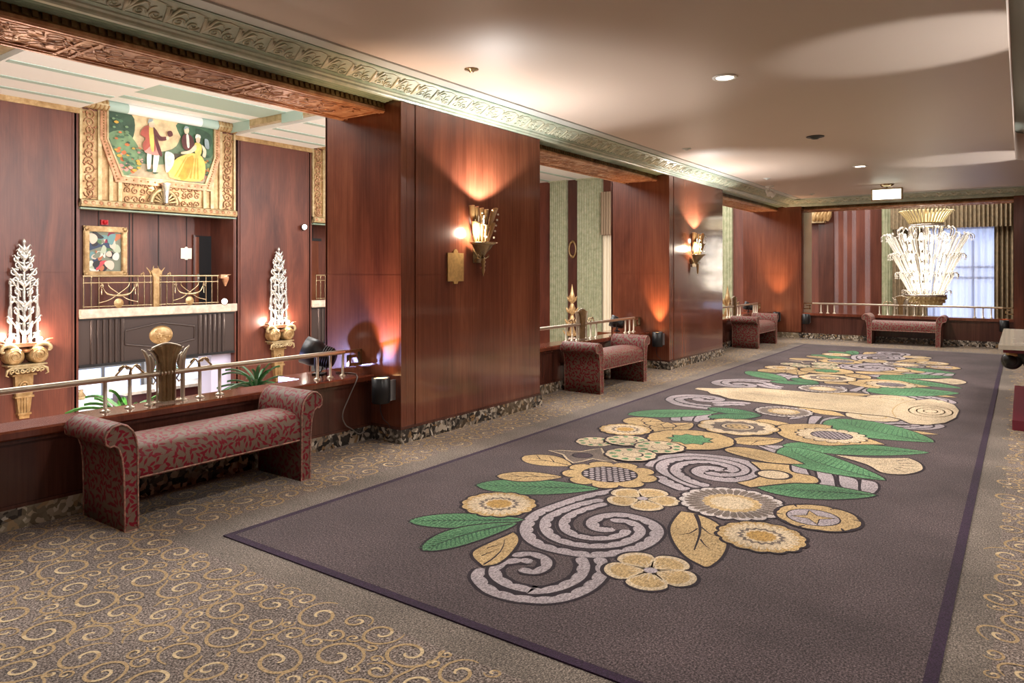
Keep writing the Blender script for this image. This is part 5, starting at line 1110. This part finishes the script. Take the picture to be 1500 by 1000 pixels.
def curtain(name,x0,x1,y,z0,z1,pitch,amp,mat,label=None,cat='curtain',parent=None,grp=None):
    b=MB(); n=max(8,int((x1-x0)/pitch*8)); rr=random.Random(int(x0*10)); ph=[rr.uniform(.7,1.3) for _ in range(400)]
    def yy(i): 
        k=i/8; return y+amp*ph[int(k)%400]*sin(2*PI*k)
    top=[(x0+(x1-x0)*i/n,yy(i),z1) for i in range(n+1)]; mid=[(a,q*.0+c-.0,(z0+z1)/2) for (a,c,_),q in zip(top,top) for q in (0,)]; bot=[(a,y+(c-y)*1.25,z0) for a,c,_ in top]
    b.add(top+mid+bot,[(r*(n+1)+i,r*(n+1)+i+1,(r+1)*(n+1)+i+1,(r+1)*(n+1)+i) for r in (0,1) for i in range(n)],0,None,True)
    o=b.build(name,mat,parent,recalc=False)
    if label: tag(o,label,cat,grp)
    return o
curtain('curtain',-12.85,-12.0,YE-.15,-2,3.0,.13,.05,DRAPEC,'cream pleated curtain seen through the second left bay')
curtain('valance',-12.8,-11.9,YE-.4,3.0,4.6,.1,.05,DRAPEB,'taupe pleated valance above the cream curtain in the second left bay','valance')
# tall window behind sheers, seen past the chandelier
b=MB(); P=[(-3.0,-2),(-.2,-2),(-.2,2.45)]+[(-.6+.4*cos(a),2.45+.38*sin(a)) for a in [k*PI/2/6 for k in range(7)]]+[(-2.6-.4*sin(a),2.45+.38*cos(a)) for a in [k*PI/2/6 for k in range(7)]]+[(-3.0,2.45)]
b.prism(P,lambda p,q,a:(p,a,q),YE-.06,YE-.03,0); o=b.build('window_5',SKYW,kind='structure')
f=MB()
for z in (-.6,1.45,1.75): f.box(-3.05,-.15,YE-.12,YE-.06,z-.03,z+.03)
for x in (-3.02,-2.07,-1.12,-.18): f.box(x-.03,x+.03,YE-.13,YE-.06,-2,2.5)
f.build('window_frame',BLACK,o)
curtain('sheer_curtain',-2.9,-.35,YE-.22,-2,3.2,.16,.05,SHEER,'white sheer curtain glowing before the tall window')
curtain('curtain',-3.1,-2.2,YE-.42,-2,3.4,.11,.06,DRAPE,'gold brown curtain hanging left of the sheer behind the chandelier')
curtain('curtain',-.62,-.02,YE-.42,-2,3.4,.11,.06,DRAPE,'gold brown curtain hanging right of the sheer at the far opening')
curtain('valance',-3.12,.0,YE-.64,2.85,4.4,.1,.05,DRAPE,'gold brown pleated valance over the tall far window','valance')
for k,(a,b_) in enumerate(((-4.72,-4.6),(-4.46,-4.36),(-4.22,-4.1),(-3.86,-3.72))):
    curtain('sheer_strand',a,b_,YE-.25,-2,4.5,.07,.02,STRAND,('first','second','third','fourth')[k]+' pale sheer strand from the left before the far wood wall','curtain',grp='sheer strands before the far wood wall')
b=MB(); b.box(-5.9,-5.0,YE-.35,YE-.08,3.15,4.4,0)
for k in range(5): b.tube([(-5.3+.1*k,YE-.36,3.2),(-5.25+.1*k,YE-.4,3.35),(-5.1+.08*k,YE-.38,3.6)],[.05,.08,.03],6,1)
b.lathe([(.22,0),(.25,.1),(.2,.4)],(-5.1,YE-.21,3.3),14,1,ax=(Vector((1,0,0)),Vector((0,.5,0)),Vector((0,0,1)))); tag(b.build('gilded_panel',[GOLDP,GOLD]),'pale gilded relief panel high in the left corner of the far opening','panel')
def torchere(label,loc):
    t=thing('torchere',label,'torchere',loc,0,'gilded spiky torcheres at the end of the court'); b=MB(); b.lathe([(.3,0),(.3,.15),(.12,.3),(.08,1.2),(.14,1.3),(.07,1.4),(.07,2.6),(.16,2.7),(.1,2.8)],(0,0,0),16); b.build('stand',STONE,t)
    f=MB()
    for z,r,n in ((2.8,.3,9),(3.15,.24,8),(3.5,.2,8),(3.85,.16,7)):
        f.lathe([(.05,z),(.11,z+.12),(.05,z+.34)],(0,0,0),12)
        for k in range(n):
            a=2*PI*k/n; f.tube([(.05*cos(a),.05*sin(a),z+.04),(r*.7*cos(a),r*.7*sin(a),z+.1),(r*cos(a),r*sin(a),z+.22)],[.02,.035,.005],5)
    f.lathe([(.05,4.18),(.03,4.3),(.001,4.45)],(0,0,0),10); f.build('leaf_spire',GOLD,t); return t
tq=torchere('gilded spiky torchere rising behind the second bench railing',(-11.3,19.0,ZF)); dup(tq,(-6.65,19.6,ZF+.0),0,'gilded spiky torchere glimpsed behind the third bench')
b=MB(); b.lathe([(.3,-.03),(.36,0),(.3,.03),(.24,0),(.3,-.03)],(-14.2,YE-.1,2.5),20,0,ax=(Vector((.5,0,0)),Vector((0,0,1)),Vector((0,1,0)))); tag(b.build('gilt_ring',GOLD),'gilt oval ring on the dark wall between the green pilasters','ornament')

# ================================================================== CHANDELIER
t=thing('chandelier','huge glowing tiered glass chandelier hanging beyond the far railing','chandelier',(-1.99,21.0,0))
b=MB(); b.tube([(0,0,3.1),(0,0,5.2)],.03,8); b.build('suspension_rod',BRASS,t)
b=MB(); b.lathe([(.4,2.87),(.34,2.84),(.36,2.8)],(0,0,0),48,0)
for k in range(40):
    a=2*PI*k/40; b.tube([(.37*cos(a),.37*sin(a),2.83),(.47*cos(a),.47*sin(a),3.0),(.6*cos(a),.6*sin(a),3.17),(.63*cos(a),.63*sin(a),3.16)],[.018,.024,.03,.01],5,flat=.5)
b.build('fluted_crown',CANDLE,t)
b=MB(); b.lathe([(.36,2.76),(.4,2.78),(.4,2.82),(.36,2.84)],(0,0,0),40); b.lathe([(.4,.98),(.46,1.0),(.46,1.04),(.4,1.05)],(0,0,0),40); b.tube([(0,0,.8),(0,0,3.1)],.035,8); b.build('frame_ring',SILV,t)
b=MB(); b.lathe([(.44,1.0),(.4,.9),(.33,.78),(.2,.72),(0,.7)],(0,0,0),48,0,flute=.05,fn=24)
for k in range(24):
    a=2*PI*k/24
    for z,r in ((.95,.43),(.86,.39),(.78,.33)): b.ball((r*cos(a),r*sin(a),z),.035,0,6)
b.build('bead_basket',CANDLE,t)
for k in range(12):
    a=2*PI*k/12; b=MB(); p=lambda r,z:(r*cos(a),r*sin(a),z)
    b.tube([p(r,z) for r,z in cr_ ] if False else cr([p(.38,2.8),p(.36,2.6),p(.45,2.45),p(.6,2.5),p(.66,2.66),p(.58,2.76),p(.52,2.7)]),.016,6); b.build('crown_scroll',SILV,t)
for z0,z1,Ri,Ro,n in ((1.98,2.55,.62,.9,18),(1.5,2.06,.48,.74,16),(1.04,1.58,.34,.58,14)):
    for k in range(n):
        a=2*PI*(k+.5*(z0<1.9))/n; p=lambda r,z,da=0:(r*cos(a+da),r*sin(a+da),z)
        b=MB(); L_=lambda q:(Ri+(Ro-Ri)*q,z0+(z1-z0)*q)
        b.tube(cr([p(*L_(0)),p(*L_(.5)),p(*L_(.9)),p(Ro+.06,z1+.02),p(Ro+.13,z1-.03),p(Ro+.13,z1-.1)]),.012,5)
        b.tube(cr([p(Ri+.02,z0-.04),p(Ri+.12,z0+.08),p(Ri+.2,z0+.1),p(Ri+.22,z0+.03)]),.01,5)
        bo=b.build('arm',SILV,t)
        c=MB(); w_=2*PI/n
        for i,da in enumerate((-.3,0,.3)): c.tube([p(Ri+.03,z0+.03,da*w_),p(Ri+.03+(Ro-Ri)*(.96-.06*abs(da)),z0+(z1-z0)*(.98-.25*abs(da)),da*w_)],[.013,.018],6)
        c.ball(p(Ro+.12,z1-.13),.02,0,6); c.ball(p(Ri+.2,z0),.016,0,6); c.ball(p(Ro,z1+.03),.03,0,6)
        c.build('crystal_spray',CRY,bo)
for z,r in ((1.25,.25),(1.5,.3),(1.75,.38),(2.0,.4),(2.25,.5),(2.5,.5)):
    for k in range(6):
        a=2*PI*k/6+.4; b=MB(); b.ball((r*cos(a),r*sin(a),z),.04,0,8,(1,1,2.4)); b.build('bulb',LAMPS,t)
for z,e in ((1.3,20),(1.85,20),(2.35,14),(3.05,14)): light('POINT','chandelier_lamp',(-1.99,21.0,z),e,(1,.9,.74),.3)
